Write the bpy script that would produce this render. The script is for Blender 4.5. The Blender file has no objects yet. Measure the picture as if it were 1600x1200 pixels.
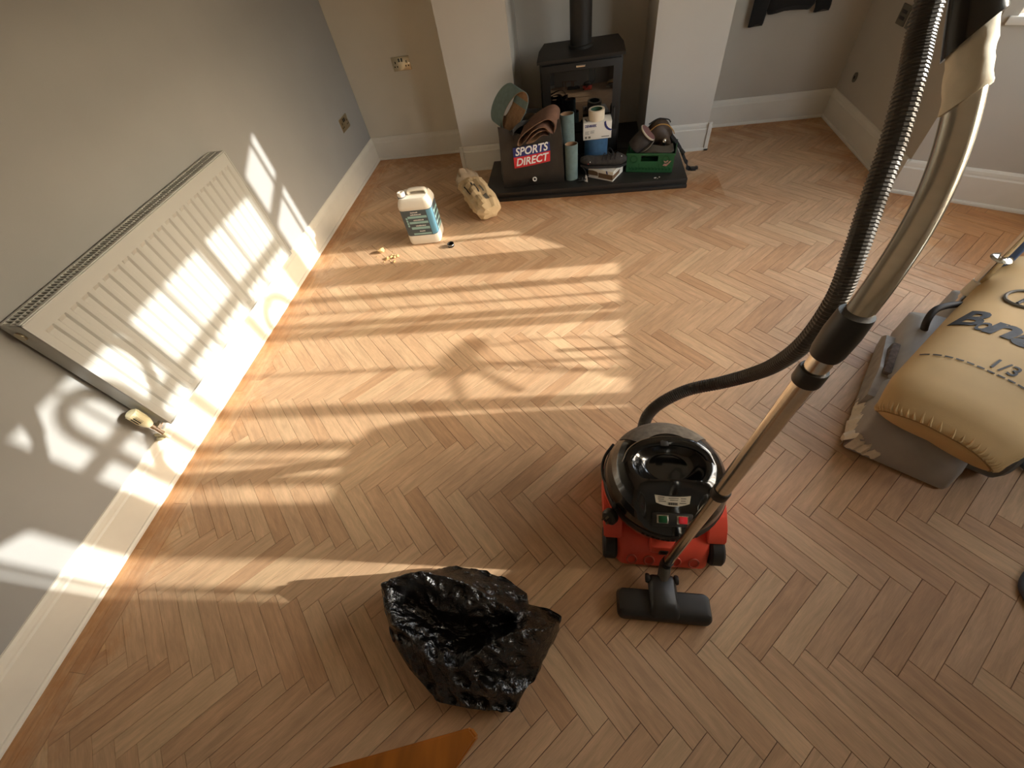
import bpy, bmesh, math, random
from mathutils import Vector, Matrix, noise
random.seed(7)
S = bpy.context.scene
COL = S.collection
PI = math.pi
# ------------------------------------------------------------------ camera
cam_d = bpy.data.cameras.new('camera')
cam = bpy.data.objects.new('camera', cam_d); COL.objects.link(cam)
R0 = Vector((0.98602, 0.10161, -0.13213)); R1 = Vector((0.00177, -0.79986, -0.60018)); R2 = Vector((-0.16667, 0.59156, -0.78887))
R2.normalize(); R0 = (R0 - R2*R0.dot(R2)).normalized(); R1 = R2.cross(R0)
cam.matrix_world = Matrix(((R0.x, -R1.x, -R2.x, 0), (R0.y, -R1.y, -R2.y, 0), (R0.z, -R1.z, -R2.z, 1.6), (0, 0, 0, 1)))
cam_d.sensor_fit = 'HORIZONTAL'; cam_d.sensor_width = 36; cam_d.lens = 36*622.803/1600
cam_d.clip_start = .02; cam_d.clip_end = 200
S.camera = cam
# ------------------------------------------------------------------ world, sun, exposure
SUN = Vector((-1, -.061, -.34)).normalized()
w = bpy.data.worlds.new('World'); S.world = w; w.use_nodes = True
nt = w.node_tree; nt.nodes.clear()
sky = nt.nodes.new('ShaderNodeTexSky'); sky.sky_type = 'NISHITA'; sky.sun_disc = False
sky.sun_elevation = math.radians(18.8); sky.sun_rotation = math.radians(90); sky.dust_density = 2.0
tint = nt.nodes.new('ShaderNodeMix'); tint.data_type = 'RGBA'; tint.blend_type = 'MIX'
tint.inputs[0].default_value = .72
tint.inputs[7].default_value = (1.0, .96, .9, 1)
bg = nt.nodes.new('ShaderNodeBackground'); wo = nt.nodes.new('ShaderNodeOutputWorld')
bg.inputs[1].default_value = 6.6
nt.links.new(sky.outputs[0], tint.inputs[6]); nt.links.new(tint.outputs[2], bg.inputs[0]); nt.links.new(bg.outputs[0], wo.inputs[0])
sl = bpy.data.lights.new('sun', 'SUN'); sl.energy = 10.0; sl.angle = math.radians(.53); sl.color = (1, .98, .93)
so = bpy.data.objects.new('sun', sl); COL.objects.link(so)
so.rotation_euler = SUN.to_track_quat('-Z', 'Y').to_euler(); so.location = (8, .5, 3)
vs = S.view_settings; vs.view_transform = 'Standard'; vs.look = 'None'; vs.gamma = 1; vs.use_curve_mapping = False
vs.exposure = -0.24

# ------------------------------------------------------------------ helpers
ROOT = {}
def lin(c): 
    return tuple(((x/255)/12.92 if x/255 <= .04045 else ((x/255+.055)/1.055)**2.4) for x in c) + (1,)
MATS = {}
def mat(name, col, rough=.5, metal=0., var=0., vscale=12., bump=0., bscale=150., coat=0., stretch=None, aniso=0., col2=None, spec=.5, sheen=0., detail=5):
    if name in MATS: return MATS[name]
    m = bpy.data.materials.new(name); m.use_nodes = True; t = m.node_tree; b = t.nodes['Principled BSDF']
    b.inputs['Roughness'].default_value = rough; b.inputs['Metallic'].default_value = metal
    b.inputs['Coat Weight'].default_value = coat; b.inputs['Specular IOR Level'].default_value = spec
    b.inputs['Sheen Weight'].default_value = sheen
    c = lin(col); b.inputs['Base Color'].default_value = c
    tc = t.nodes.new('ShaderNodeTexCoord'); mp = t.nodes.new('ShaderNodeMapping'); t.links.new(tc.outputs['Object'], mp.inputs[0])
    if stretch: mp.inputs['Scale'].default_value = stretch
    if var or col2:
        n = t.nodes.new('ShaderNodeTexNoise'); n.inputs['Scale'].default_value = vscale; n.inputs['Detail'].default_value = detail
        t.links.new(mp.outputs[0], n.inputs['Vector'])
        r = t.nodes.new('ShaderNodeValToRGB'); r.color_ramp.elements[0].position = .3; r.color_ramp.elements[1].position = .7
        if col2: r.color_ramp.elements[0].color = c; r.color_ramp.elements[1].color = lin(col2)
        else:
            r.color_ramp.elements[0].color = tuple(x*(1-var) for x in c[:3]) + (1,)
            r.color_ramp.elements[1].color = tuple(min(1, x*(1+var)) for x in c[:3]) + (1,)
        t.links.new(n.outputs[0], r.inputs[0]); t.links.new(r.outputs[0], b.inputs['Base Color'])
    if bump:
        n2 = t.nodes.new('ShaderNodeTexNoise'); n2.inputs['Scale'].default_value = bscale; n2.inputs['Detail'].default_value = 4
        t.links.new(mp.outputs[0], n2.inputs['Vector'])
        bp = t.nodes.new('ShaderNodeBump'); bp.inputs['Strength'].default_value = bump; bp.inputs['Distance'].default_value = .004
        t.links.new(n2.outputs[0], bp.inputs['Height']); t.links.new(bp.outputs[0], b.inputs['Normal'])
    MATS[name] = m
    return m

def V(*a): return Vector(a)
def box(bm, x0, x1, y0, y1, z0, z1, M=None, bev=0, seg=2):
    vs_ = [bm.verts.new(p) for p in ((x0,y0,z0),(x1,y0,z0),(x1,y1,z0),(x0,y1,z0),(x0,y0,z1),(x1,y0,z1),(x1,y1,z1),(x0,y1,z1))]
    fs = [bm.faces.new([vs_[i] for i in f]) for f in ((0,3,2,1),(4,5,6,7),(0,1,5,4),(1,2,6,5),(2,3,7,6),(3,0,4,7))]
    geo = vs_
    if bev:
        es = list({e for f in fs for e in f.edges})
        r = bmesh.ops.bevel(bm, geom=es, offset=bev, segments=seg, affect='EDGES', profile=.5)
        geo = list({v for f in r['faces'] for v in f.verts} | {v for v in vs_ if v.is_valid})
    if M is not None: bmesh.ops.transform(bm, matrix=M, verts=[v for v in geo if v.is_valid])
    return geo
def loft(bm, rings, cap0=True, cap1=True, closed=True):
    rv = [[bm.verts.new(p) for p in r] for r in rings]
    n = len(rv[0])
    for i in range(len(rv)-1):
        for j in range(n if closed else n-1):
            k = (j+1) % n
            bm.faces.new((rv[i][j], rv[i][k], rv[i+1][k], rv[i+1][j]))
    if closed:
        if cap0: bm.faces.new(list(reversed(rv[0])))
        if cap1: bm.faces.new(rv[-1])
    return rv
def lathe(bm, prof, n=32, M=None, cap0=False, cap1=False, a0=0, a1=2*PI):
    rings = []
    full = abs(a1-a0-2*PI) < 1e-6
    m = n if full else n+1
    for r, z in prof:
        rings.append([Vector((r*math.cos(a0+(a1-a0)*j/n), r*math.sin(a0+(a1-a0)*j/n), z)) for j in range(m)])
    if M is not None: rings = [[M @ p for p in r] for r in rings]
    return loft(bm, rings, cap0, cap1, closed=full)
def catmull(pts, k=8):
    P = [Vector(p) for p in pts]; P = [P[0]*2-P[1]] + P + [P[-1]*2-P[-2]]
    out = []
    for i in range(1, len(P)-2):
        for s in range(k):
            t = s/k; p0, p1, p2, p3 = P[i-1:i+3]
            out.append(.5*((2*p1)+(p2-p0)*t+(2*p0-5*p1+4*p2-p3)*t*t+(3*p1-p0-3*p2+p3)*t**3))
    out.append(P[-2]); return out
def tube(bm, pts, r, n=14, caps=True, rf=None, flat=None):
    P = [Vector(p) for p in pts]; rings = []
    t0 = (P[1]-P[0]).normalized(); up = Vector((0,0,1)) if abs(t0.z) < .9 else Vector((1,0,0))
    nrm = (up - t0*up.dot(t0)).normalized()
    for i, p in enumerate(P):
        t = ((P[i+1] if i+1 < len(P) else p) - (P[i-1] if i else p)).normalized()
        nrm = (nrm - t*nrm.dot(t)).normalized(); bi = t.cross(nrm)
        rr = rf(i/(len(P)-1), i) if rf else r
        fl = flat or 1
        rings.append([p + nrm*(rr*math.cos(2*PI*j/n))*fl + bi*(rr*math.sin(2*PI*j/n)) for j in range(n)])
    return loft(bm, rings, caps, caps)
def strip(bm, pts, width_vec, th):
    """ribbon swept: pts centreline (3-D), width_vec constant direction*width, thickness th"""
    P = [Vector(p) for p in pts]; wv = Vector(width_vec); rings = []
    for i, p in enumerate(P):
        t = ((P[i+1] if i+1 < len(P) else p) - (P[i-1] if i else p)).normalized()
        nn = t.cross(wv.normalized()).normalized()*th*.5
        rings.append([p-wv*.5-nn, p+wv*.5-nn, p+wv*.5+nn, p-wv*.5+nn])
    loft(bm, rings)
def prism(bm, poly, z0, z1, M=None):
    r = [[Vector((x, y, z0)) for x, y in poly], [Vector((x, y, z1)) for x, y in poly]]
    if M is not None: r = [[M @ p for p in q] for q in r]
    loft(bm, r)
def obj(name, bm, m, parent=None, smooth=True, ang=40, sub=0, fixn=True):
    if fixn: bmesh.ops.recalc_face_normals(bm, faces=bm.faces)
    root = ROOT.get(parent.name, V(0,0,0)) if parent else V(0,0,0)
    if root.length: bmesh.ops.translate(bm, verts=bm.verts, vec=-root)
    me = bpy.data.meshes.new(name); bm.to_mesh(me); bm.free()
    ms = m if isinstance(m, (list, tuple)) else [m]
    for x in ms: me.materials.append(x)
    o = bpy.data.objects.new(name, me); COL.objects.link(o)
    if smooth:
        me.shade_smooth(); me.set_sharp_from_angle(angle=math.radians(ang))
    if parent: o.parent = parent; ROOT[o.name] = root
    if sub:
        md = o.modifiers.new('sub', 'SUBSURF'); md.levels = sub; md.render_levels = sub
    return o
def thing(name, label, cat, loc=(0,0,0), group=None):
    o = bpy.data.objects.new(name, None); COL.objects.link(o); o.location = loc; o.empty_display_size = .05
    ROOT[o.name] = Vector(loc); tag(o, label, cat, group); return o
def tag(o, label, cat, group=None):
    o['label'] = label; o['category'] = cat
    if group: o['group'] = group
    return o
def struct(name, bm, m, smooth=False, parent=None):
    o = obj(name, bm, m, parent, smooth=smooth)
    if not parent: o['kind'] = 'structure'
    return o
def B(): return bmesh.new()
def text_mesh(s, size, bold=0., shear=0., extrude=0.0006, align='LEFT', xs=1.0):
    c = bpy.data.curves.new('txt', 'FONT'); c.body = s; c.size = size; c.offset = bold; c.shear = shear; c.extrude = extrude; c.align_x = align
    c.resolution_u = 3
    o = bpy.data.objects.new('txt', c); COL.objects.link(o)
    dg = bpy.context.evaluated_depsgraph_get(); dg.update()
    me = bpy.data.meshes.new_from_object(o.evaluated_get(dg))
    bpy.data.objects.remove(o); bm = B(); bm.from_mesh(me); bpy.data.meshes.remove(me)
    for v in bm.verts: v.co.x *= xs
    return bm
def frame(o, ex, ey, ez=None):
    ex = Vector(ex).normalized(); ey = Vector(ey); ey = (ey - ex*ex.dot(ey)).normalized(); ez = ex.cross(ey)
    return Matrix(((ex.x,ey.x,ez.x,o[0]),(ex.y,ey.y,ez.y,o[1]),(ex.z,ey.z,ez.z,o[2]),(0,0,0,1)))
def rrect(cx, cy, hx, hy, r, n=5):
    out = []
    for sx, sy, a in ((1,1,0),(-1,1,PI/2),(-1,-1,PI),(1,-1,1.5*PI)):
        for k in range(n+1):
            t = a+PI/2*k/n; out.append((cx+sx*(hx-r)+r*math.cos(t), cy+sy*(hy-r)+r*math.sin(t)))
    return out
def fbm(p, o=4): return noise.fractal(Vector(p), 1.0, 2.0, o)

# ------------------------------------------------------------------ materials
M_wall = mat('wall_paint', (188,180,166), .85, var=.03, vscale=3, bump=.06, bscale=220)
M_wall_l = mat('wall_paint_dimmed', (154,153,150), .85, var=.03, vscale=3, bump=.06, bscale=220)  # same wall paint, darkened to hold down the window light on the left wall
M_chim = mat('chimney_paint', (206,199,187), .85, var=.03, vscale=3, bump=.06, bscale=220)
M_wall_bl = mat('wall_paint_brightened', (216,208,190), .85, var=.03, vscale=3, bump=.06, bscale=220)  # same wall paint, lightened to stand in for missing light in the left alcove
M_ceil = mat('ceiling_paint', (235,232,225), .9)
M_trim = mat('skirting_gloss', (224,218,204), .42, var=.03, vscale=8)
M_frame = mat('window_gloss', (238,234,224), .4)
M_white_metal = mat('radiator_enamel', (176,176,171), .38)
M_black_metal = mat('stove_steel', (42,38,33), .55, metal=.3, var=.1, vscale=40, bump=.05)
M_slate = mat('hearth_slate', (40,37,33), .42, var=.15, vscale=10, bump=.08, bscale=60)
M_ground = mat('lawn', (74,80,52), .9, var=.1, vscale=2)

def parquet(name, island):
    m = bpy.data.materials.new(name); m.use_nodes = True; t = m.node_tree; b = t.nodes['Principled BSDF']
    N = t.nodes.new; L = t.links.new
    if island:
        g = N('ShaderNodeNewGeometry'); rnd = g.outputs['Random Per Island']
    else:
        g = N('ShaderNodeObjectInfo'); rnd = g.outputs['Random']
    uv = N('ShaderNodeUVMap'); uv.uv_map = 'grain'
    off = N('ShaderNodeVectorMath'); off.operation = 'MULTIPLY_ADD'
    cmb = N('ShaderNodeCombineXYZ'); L(rnd, cmb.inputs[0]); L(rnd, cmb.inputs[1]); 
    off.inputs[1].default_value = (37, 91, 0)
    L(cmb.outputs[0], off.inputs[0]); L(uv.outputs[0], off.inputs[2])
    sc = N('ShaderNodeVectorMath'); sc.operation = 'MULTIPLY'; sc.inputs[1].default_value = (7, 55, 1); L(off.outputs[0], sc.inputs[0])
    n1 = N('ShaderNodeTexNoise'); n1.inputs['Scale'].default_value = 1; n1.inputs['Detail'].default_value = 6; n1.inputs['Distortion'].default_value = .6
    L(sc.outputs[0], n1.inputs['Vector'])
    sc2 = N('ShaderNodeVectorMath'); sc2.operation = 'MULTIPLY'; sc2.inputs[1].default_value = (30, 420, 1); L(off.outputs[0], sc2.inputs[0])
    n2 = N('ShaderNodeTexNoise'); n2.inputs['Scale'].default_value = 1; n2.inputs['Detail'].default_value = 3; L(sc2.outputs[0], n2.inputs['Vector'])
    ramp = N('ShaderNodeValToRGB'); e = ramp.color_ramp.elements
    e[0].position = 0; e[0].color = lin((198,157,119)); e[1].position = 1; e[1].color = lin((222,187,147))
    for pos, c in ((.2,(208,168,130)),(.5,(212,175,137)),(.75,(209,171,134)),(.9,(217,181,142))):
        k = e.new(pos); k.color = lin(c)
    L(rnd, ramp.inputs[0])
    mr = N('ShaderNodeMapRange'); mr.inputs[1].default_value = .3; mr.inputs[2].default_value = .72; mr.inputs[3].default_value = .82; mr.inputs[4].default_value = 1.1
    L(n1.outputs[0], mr.inputs[0])
    mx = N('ShaderNodeVectorMath'); mx.operation = 'SCALE'; L(ramp.outputs[0], mx.inputs[0]); L(mr.outputs[0], mx.inputs['Scale'])
    mr2 = N('ShaderNodeMapRange'); mr2.inputs[1].default_value = .35; mr2.inputs[2].default_value = .65; mr2.inputs[3].default_value = .93; mr2.inputs[4].default_value = 1.05
    L(n2.outputs[0], mr2.inputs[0])
    mx2 = N('ShaderNodeVectorMath'); mx2.operation = 'SCALE'; L(mx.outputs[0], mx2.inputs[0]); L(mr2.outputs[0], mx2.inputs['Scale'])
    # old varnish left near the walls and hearth: an orange-brown film with a ragged edge
    gp = N('ShaderNodeNewGeometry'); sp = N('ShaderNodeSeparateXYZ'); L(gp.outputs['Position'], sp.inputs[0])
    def M(op, a, b_, c=None):
        q = N('ShaderNodeMath'); q.operation = op
        for i, x in enumerate((a, b_, c)):
            if x is None: continue
            if isinstance(x, (int, float)): q.inputs[i].default_value = x
            else: L(x, q.inputs[i])
        return q.outputs[0]
    dl = M('ADD', sp.outputs[0], 1.95)                       # distance from left wall
    db = M('SUBTRACT', 3.97, sp.outputs[1])
    dr = M('SUBTRACT', 2.1, sp.outputs[0])
    dh = M('MULTIPLY', M('SUBTRACT', 3.0, sp.outputs[1]), 1.6)
    inx = M('GREATER_THAN', sp.outputs[0], -.85)
    inx2 = M('LESS_THAN', sp.outputs[0], 1.0)
    dh2 = M('ADD', M('ABSOLUTE', dh, 0), M('MULTIPLY', M('SUBTRACT', 1, M('MULTIPLY', inx, inx2)), 5))
    d = M('MINIMUM', M('MINIMUM', M('MULTIPLY', dl, 1.5), db), M('MINIMUM', M('MULTIPLY', dr, .9), dh2))
    nz = N('ShaderNodeTexNoise'); nz.inputs['Scale'].default_value = 9; nz.inputs['Detail'].default_value = 6; nz.inputs['Roughness'].default_value = .7
    L(gp.outputs['Position'], nz.inputs['Vector'])
    dd = M('ADD', d, M('MULTIPLY', M('SUBTRACT', nz.outputs[0], .5), .75))
    mk = N('ShaderNodeMapRange'); mk.inputs[1].default_value = .02; mk.inputs[2].default_value = .34; mk.inputs[3].default_value = .85; mk.inputs[4].default_value = 0
    L(dd, mk.inputs[0])
    mm = N('ShaderNodeMix'); mm.data_type = 'RGBA'; mm.blend_type = 'MULTIPLY'; L(mk.outputs[0], mm.inputs[0]); L(mx2.outputs[0], mm.inputs[6]); mm.inputs[7].default_value = (.78,.56,.34,1)
    # faint damp / filler marks
    nz2 = N('ShaderNodeTexNoise'); nz2.inputs['Scale'].default_value = 2.3; nz2.inputs['Detail'].default_value = 5; L(gp.outputs['Position'], nz2.inputs['Vector'])
    mk2 = N('ShaderNodeMapRange'); mk2.inputs[1].default_value = .35; mk2.inputs[2].default_value = .7; mk2.inputs[3].default_value = .9; mk2.inputs[4].default_value = 1.08
    L(nz2.outputs[0], mk2.inputs[0])
    mx3 = N('ShaderNodeVectorMath'); mx3.operation = 'SCALE'; L(mm.outputs[2], mx3.inputs[0]); L(mk2.outputs[0], mx3.inputs['Scale'])
    L(mx3.outputs[0], b.inputs['Base Color'])
    b.inputs['Roughness'].default_value = .5; b.inputs['Specular IOR Level'].default_value = .4
    bp = N('ShaderNodeBump'); bp.inputs['Strength'].default_value = .12; bp.inputs['Distance'].default_value = .001
    L(n2.outputs[0], bp.inputs['Height']); L(bp.outputs[0], b.inputs['Normal'])
    return m
M_par = parquet('oak_parquet_block', False); M_par_i = parquet('oak_parquet_field', True)
M_subfloor = mat('bitumen_joint', (74,50,32), .9)

# ------------------------------------------------------------------ room shell
XL, XR, YB, YC, YR = -1.96, 1.98, 3.97, 3.575, -1.3      # wall faces
ZC = 2.7
PB = [V(1.98, 2.765, 0), V(2.735, 2.305, 0), V(2.735, .775, 0), V(1.98, .315, 0)]   # bay, inner face
floor_bm = B(); prism(floor_bm, [(XL-.05,YR-.05),(XR+.02,YR-.05),(XR+.02,.32),(2.78,.77),(2.78,2.31),(XR+.02,2.76),(XR+.02,YB+.1),(XL-.05,YB+.1)], -.06, -.012)
floor = struct('floor', floor_bm, M_subfloor)

def inroom(x, y):
    if y < YR or x < XL+.15: return False
    if y > YB: return False
    if x < XR: return True
    return .33 < y < 2.75 and x < 2.735 - 0 and (y-.315) > (x-1.98)*.61 and (2.765-y) > (x-1.98)*.61
LB, WB = .330, .066
GAP = .0007
q2 = math.sqrt(.5)
def block_mesh():
    bm = B(); t = .012
    top = [(-LB/2+GAP,-WB/2+GAP),(LB/2-GAP,-WB/2+GAP),(LB/2-GAP,WB/2-GAP),(-LB/2+GAP,WB/2-GAP)]
    e = .0007
    ins = [(-LB/2+GAP+e,-WB/2+GAP+e),(LB/2-GAP-e,-WB/2+GAP+e),(LB/2-GAP-e,WB/2-GAP-e),(-LB/2+GAP+e,WB/2-GAP-e)]
    loft(bm, [[V(x,y,-t) for x,y in top],[V(x,y,-e) for x,y in top],[V(x,y,0) for x,y in ins]])
    return bm
blocks = []
px0, py0 = -.984-.0467, .634-.0467
for kk in range(-12, 12):
    for n in range(-75, 75):
        for typ in (0, 1):
            if typ == 0: a, b = n*WB+LB/2, -n*WB+WB/2
            else: a, b = n*WB+WB/2, -n*WB-LB/2
            a -= kk*LB; b -= kk*LB
            x = (a-b)*q2+px0; y = (a+b)*q2+py0
            if x < -2.3 or x > 3 or y < -1.5 or y > 4.3: continue
            blocks.append((x, y, PI/4 if typ == 0 else -PI/4))
def project(p):
    q = Vector(p)-Vector((0,0,1.6)); z = R2.dot(q)
    return (800+622.8*R0.dot(q)/z, 600+622.8*R1.dot(q)/z, z) if z > .05 else (-1e4,-1e4,z)
HIDE = [(-.62,-.1,-.02,.25),(.12,.47,.42,.8)]
whole, part = [], []
for x, y, r in blocks:
    c, s = math.cos(r), math.sin(r)
    cs = [(x+c*dx*LB/2-s*dy*WB/2, y+s*dx*LB/2+c*dy*WB/2) for dx, dy in ((-1,-1),(1,-1),(1,1),(-1,1))]
    ins = [inroom(*q) for q in cs]
    if not any(ins) and not inroom(x, y): continue
    u, v, z = project((x, y, 0))
    vis = -10 < u < 1610 and -10 < v < 1210
    if vis and any(a < x < b_ and c_ < y < d for a, b_, c_, d in HIDE): vis = False
    full = all(ins) and y > YR+.2
    (whole if full and vis else part).append((z, x, y, r, cs))
whole.sort(key=lambda t: t[0])
part += whole[300:]; whole = whole[:300]
bmk = block_mesh(); me_block = bpy.data.meshes.new('parquet_block'); bmesh.ops.recalc_face_normals(bmk, faces=bmk.faces)
uvl = bmk.loops.layers.uv.new('grain')
for f in bmk.faces:
    for l in f.loops: l[uvl].uv = (l.vert.co.x, l.vert.co.y)
bmk.to_mesh(me_block); bmk.free(); me_block.materials.append(M_par)
for z, x, y, r, cs in whole:
    o = bpy.data.objects.new('parquet_block', me_block); COL.objects.link(o)
    o.location = (x, y, random.uniform(-.0003, .0003)); o.rotation_euler = (random.uniform(-.0012,.0012), random.uniform(-.0004,.0004), r); o.parent = floor
bm = B(); uvl = bm.loops.layers.uv.new('grain')
XB = XL+.16                                      # border strip along the left wall
def clip(poly, f):
    out = []
    for i in range(len(poly)):
        p, q = poly[i], poly[(i+1) % len(poly)]; fp, fq = f(p), f(q)
        if fp >= 0: out.append(p)
        if (fp >= 0) != (fq >= 0):
            t = fp/(fp-fq); out.append((p[0]+(q[0]-p[0])*t, p[1]+(q[1]-p[1])*t))
    return out
for z, x, y, r, cs in part:
    c, s = math.cos(r), math.sin(r)
    k = .9985
    poly = [(x+(a-x)*(1-2*GAP/LB), y+(b-y)*(1-2*GAP/LB)) for a, b in cs]
    cx_ = [(x+c*dx*(LB/2-GAP)-s*dy*(WB/2-GAP), y+s*dx*(LB/2-GAP)+c*dy*(WB/2-GAP)) for dx, dy in ((-1,-1),(1,-1),(1,1),(-1,1))]
    poly = clip(cx_, lambda p: p[0]-XB-.0008)
    if len(poly) < 3: continue
    poly = clip(poly, lambda p: YB+.02-p[1])
    if len(poly) < 3: continue
    if x > XR-.3 and not (.2 < y < 2.85): poly = clip(poly, lambda p: XR+.01-p[0])
    if len(poly) < 3: continue
    dz = random.uniform(-.0003, .0003)
    top = [bm.verts.new((a, b, dz)) for a, b in poly]; bot = [bm.verts.new((a, b, -.012)) for a, b in poly]
    fs = [bm.faces.new(top)] + [bm.faces.new((bot[i], bot[(i+1) % len(poly)], top[(i+1) % len(poly)], top[i])) for i in range(len(poly))]
    for f in fs:
        for l in f.loops:
            dx, dy = l.vert.co.x-x, l.vert.co.y-y; l[uvl].uv = (c*dx+s*dy, -s*dx+c*dy)
rest = obj('parquet_field', bm, M_par_i, floor, smooth=False); rest['kind'] = 'stuff'
# border planks along the left wall
for row in range(2):
    y = YR - .2*row
    while y < YB:
        ln = random.uniform(.5, .9); y1 = min(y+ln, YB)
        if y1 > YR:
            bm = B(); xa = XL+.012+row*.074; xb_ = xa+.0735
            box(bm, xa+.0004, xb_-.0004, max(y,YR)+.0006, y1-.0006, -.012, .0004)
            uvl = bm.loops.layers.uv.new('grain')
            for f in bm.faces:
                for l in f.loops: l[uvl].uv = (l.vert.co.y, l.vert.co.x)
            obj('border_plank', bm, M_par, floor, smooth=False)
        y = y1
# walls
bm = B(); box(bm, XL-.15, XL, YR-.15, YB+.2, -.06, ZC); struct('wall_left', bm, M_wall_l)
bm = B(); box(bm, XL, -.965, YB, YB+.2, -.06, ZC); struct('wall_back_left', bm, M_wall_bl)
bm = B(); box(bm, .96, XR+.15, YB, YB+.2, -.06, ZC); struct('wall_back_right', bm, M_wall)
bm = B()
box(bm, -.985, -.49, YC, YB+.2, -.06, ZC); box(bm, .50, .975, YC, YB+.2, -.06, ZC)
box(bm, -.49, .50, 4.08, 4.17, -.06, ZC); box(bm, -.49, .50, YC, 4.08, 1.42, ZC)
struct('wall_chimney', bm, M_chim)
bm = B()
box(bm, XR, XR+.15, 2.765, YB, -.06, ZC); box(bm, XR, XR+.15, YR-.15, .315, -.06, ZC); box(bm, XR, XR+.15, .315, 2.765, 2.45, ZC)
struct('wall_right', bm, M_wall)
bm = B(); box(bm, XL, XR, YR-.15, YR, -.06, ZC); struct('wall_rear', bm, M_wall)
bm = B(); box(bm, XL-.15, XR+.15, YR-.15, YB+.2, ZC, ZC+.1); struct('ceiling', bm, M_ceil)
# bay walls with openings
SILL, TOP = .845, 2.30
def run(bm, A, D, length, ops, zt, th=.17, e0=0, e1=0):
    d = (D-A).normalized(); nrm = V(-d.y, d.x, 0)
    M = Matrix(((d.x,nrm.x,0,A.x),(d.y,nrm.y,0,A.y),(0,0,1,0),(0,0,0,1)))
    s = -e0
    for s0, s1, z0, z1 in ops:
        if s0 > s: box(bm, s, s0, 0, th, -.06, zt, M)
        box(bm, s0, s1, 0, th, -.06, z0, M); box(bm, s0, s1, 0, th, z1, zt, M); s = s1
    if s < length+e1: box(bm, s, length+e1, 0, th, -.06, zt, M)
    return M
bm = B()
L1 = (PB[1]-PB[0]).length
M1 = run(bm, PB[0], PB[1], L1, [(.06,.77,SILL,TOP)], 2.5)
M2 = run(bm, PB[1], PB[2], 1.53, [(-.03,1.56,SILL,TOP)], 2.5, e0=.03, e1=.03)
M3 = run(bm, PB[2], PB[3], L1, [(L1-.70,L1-.06,SILL,TOP)], 2.5)
bm2 = B(); prism(bm2, [(1.98,.3),(2.9,.7),(2.95,2.4),(1.98,2.8)], 2.45, 2.52); struct('trim_1', bm2, M_ceil)
struct('wall_bay', bm, M_wall)
def glass_mat():
    m = bpy.data.materials.new('window_glass'); m.use_nodes = True; t = m.node_tree; t.nodes.clear()
    a = t.nodes.new('ShaderNodeBsdfTransparent'); g = t.nodes.new('ShaderNodeBsdfGlossy'); g.inputs['Roughness'].default_value = .0
    mx = t.nodes.new('ShaderNodeMixShader'); mx.inputs[0].default_value = .05; o = t.nodes.new('ShaderNodeOutputMaterial')
    a.inputs[0].default_value = (.97,.98,.97,1)
    t.links.new(a.outputs[0], mx.inputs[1]); t.links.new(g.outputs[0], mx.inputs[2]); t.links.new(mx.outputs[0], o.inputs[0]); return m
M_glass = glass_mat()
def window(n, M, s0, s1, z0, z1, mull, bars, rails, off=.13):
    bm = B(); f = .045
    box(bm, s0, s1, off-.03, off+.04, z0, z0+.035, M); box(bm, s0, s1, off-.03, off+.04, z1-.03, z1+.02, M)
    box(bm, s0-.02, s0+.012, off-.03, off+.04, z0, z1, M); box(bm, s1-.012, s1+.02, off-.03, off+.04, z0, z1, M)
    w_ = obj('window_%d' % n, bm, M_frame, None, smooth=False); w_['kind'] = 'structure'
    for s, wd in mull:
        bm = B(); box(bm, s-wd/2, s+wd/2, off-.03, off+.035, z0+.035, z1-.03, M); obj('mullion', bm, M_frame, w_, smooth=False)
    for s, wd in bars:
        bm = B(); box(bm, s-wd/2, s+wd/2, off-.012, off+.012, z0+.035, z1-.03, M); obj('glazing_bar', bm, M_frame, w_, smooth=False)
    for z, wd in rails:
        bm = B(); box(bm, s0, s1, off-.025, off+.03, z-wd/2, z+wd/2, M); obj('window_rail', bm, M_frame, w_, smooth=False)
    eds = [s0] + [s for s, _ in mull] + [s1]
    for a, b in zip(eds, eds[1:]):
        bm = B(); vs_ = [bm.verts.new(M @ V(s, off+.002, z)) for s, z in ((a,z0+.03),(b,z0+.03),(b,z1-.02),(a,z1-.02))]; bm.faces.new(vs_)
        obj('pane', bm, M_glass, w_, smooth=False)
    bm = B(); box(bm, s0-.03, s1+.03, -.015, off-.03, z0-.03, z0+.002, M, bev=.004); obj('window_sill', bm, M_frame, w_)
    return w_
Y0 = 2.305
window(1, M2, -.02, 1.565, SILL, TOP, [(Y0-1.843,.07),(Y0-1.278,.07)], [(Y0-2.04,.02),(Y0-1.535,.022),(Y0-.99,.02)], [(1.97,.06)])
window(2, M1, .06, .77, SILL, TOP, [], [(.36,.018)], [(1.97,.06)])
window(3, M3, L1-.70, L1-.06, SILL, TOP, [], [(L1-.36,.02)], [(1.97,.06)])
for i, (M_, s0, s1) in enumerate(((M1,.06,.77),(M2,-.02,1.565),(M3,L1-.70,L1-.06))):
    ld = bpy.data.lights.new('sky_portal', 'AREA'); ld.shape = 'RECTANGLE'; ld.size = s1-s0; ld.size_y = TOP-SILL; ld.cycles.is_portal = True
    lo = bpy.data.objects.new('sky_portal', ld); COL.objects.link(lo)
    c = M_ @ V((s0+s1)/2, .18, (SILL+TOP)/2); inn = -(M_.to_3x3() @ V(0,1,0))
    lo.matrix_world = Matrix.Translation(c) @ inn.to_track_quat('-Z','Y').to_matrix().to_4x4()
bm = B(); vs_ = [bm.verts.new(p) for p in ((2.2,-30,-.35),(60,-30,-.35),(60,30,-.35),(2.2,30,-.35))]; bm.faces.new(vs_)
struct('ground', bm, M_ground)
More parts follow.
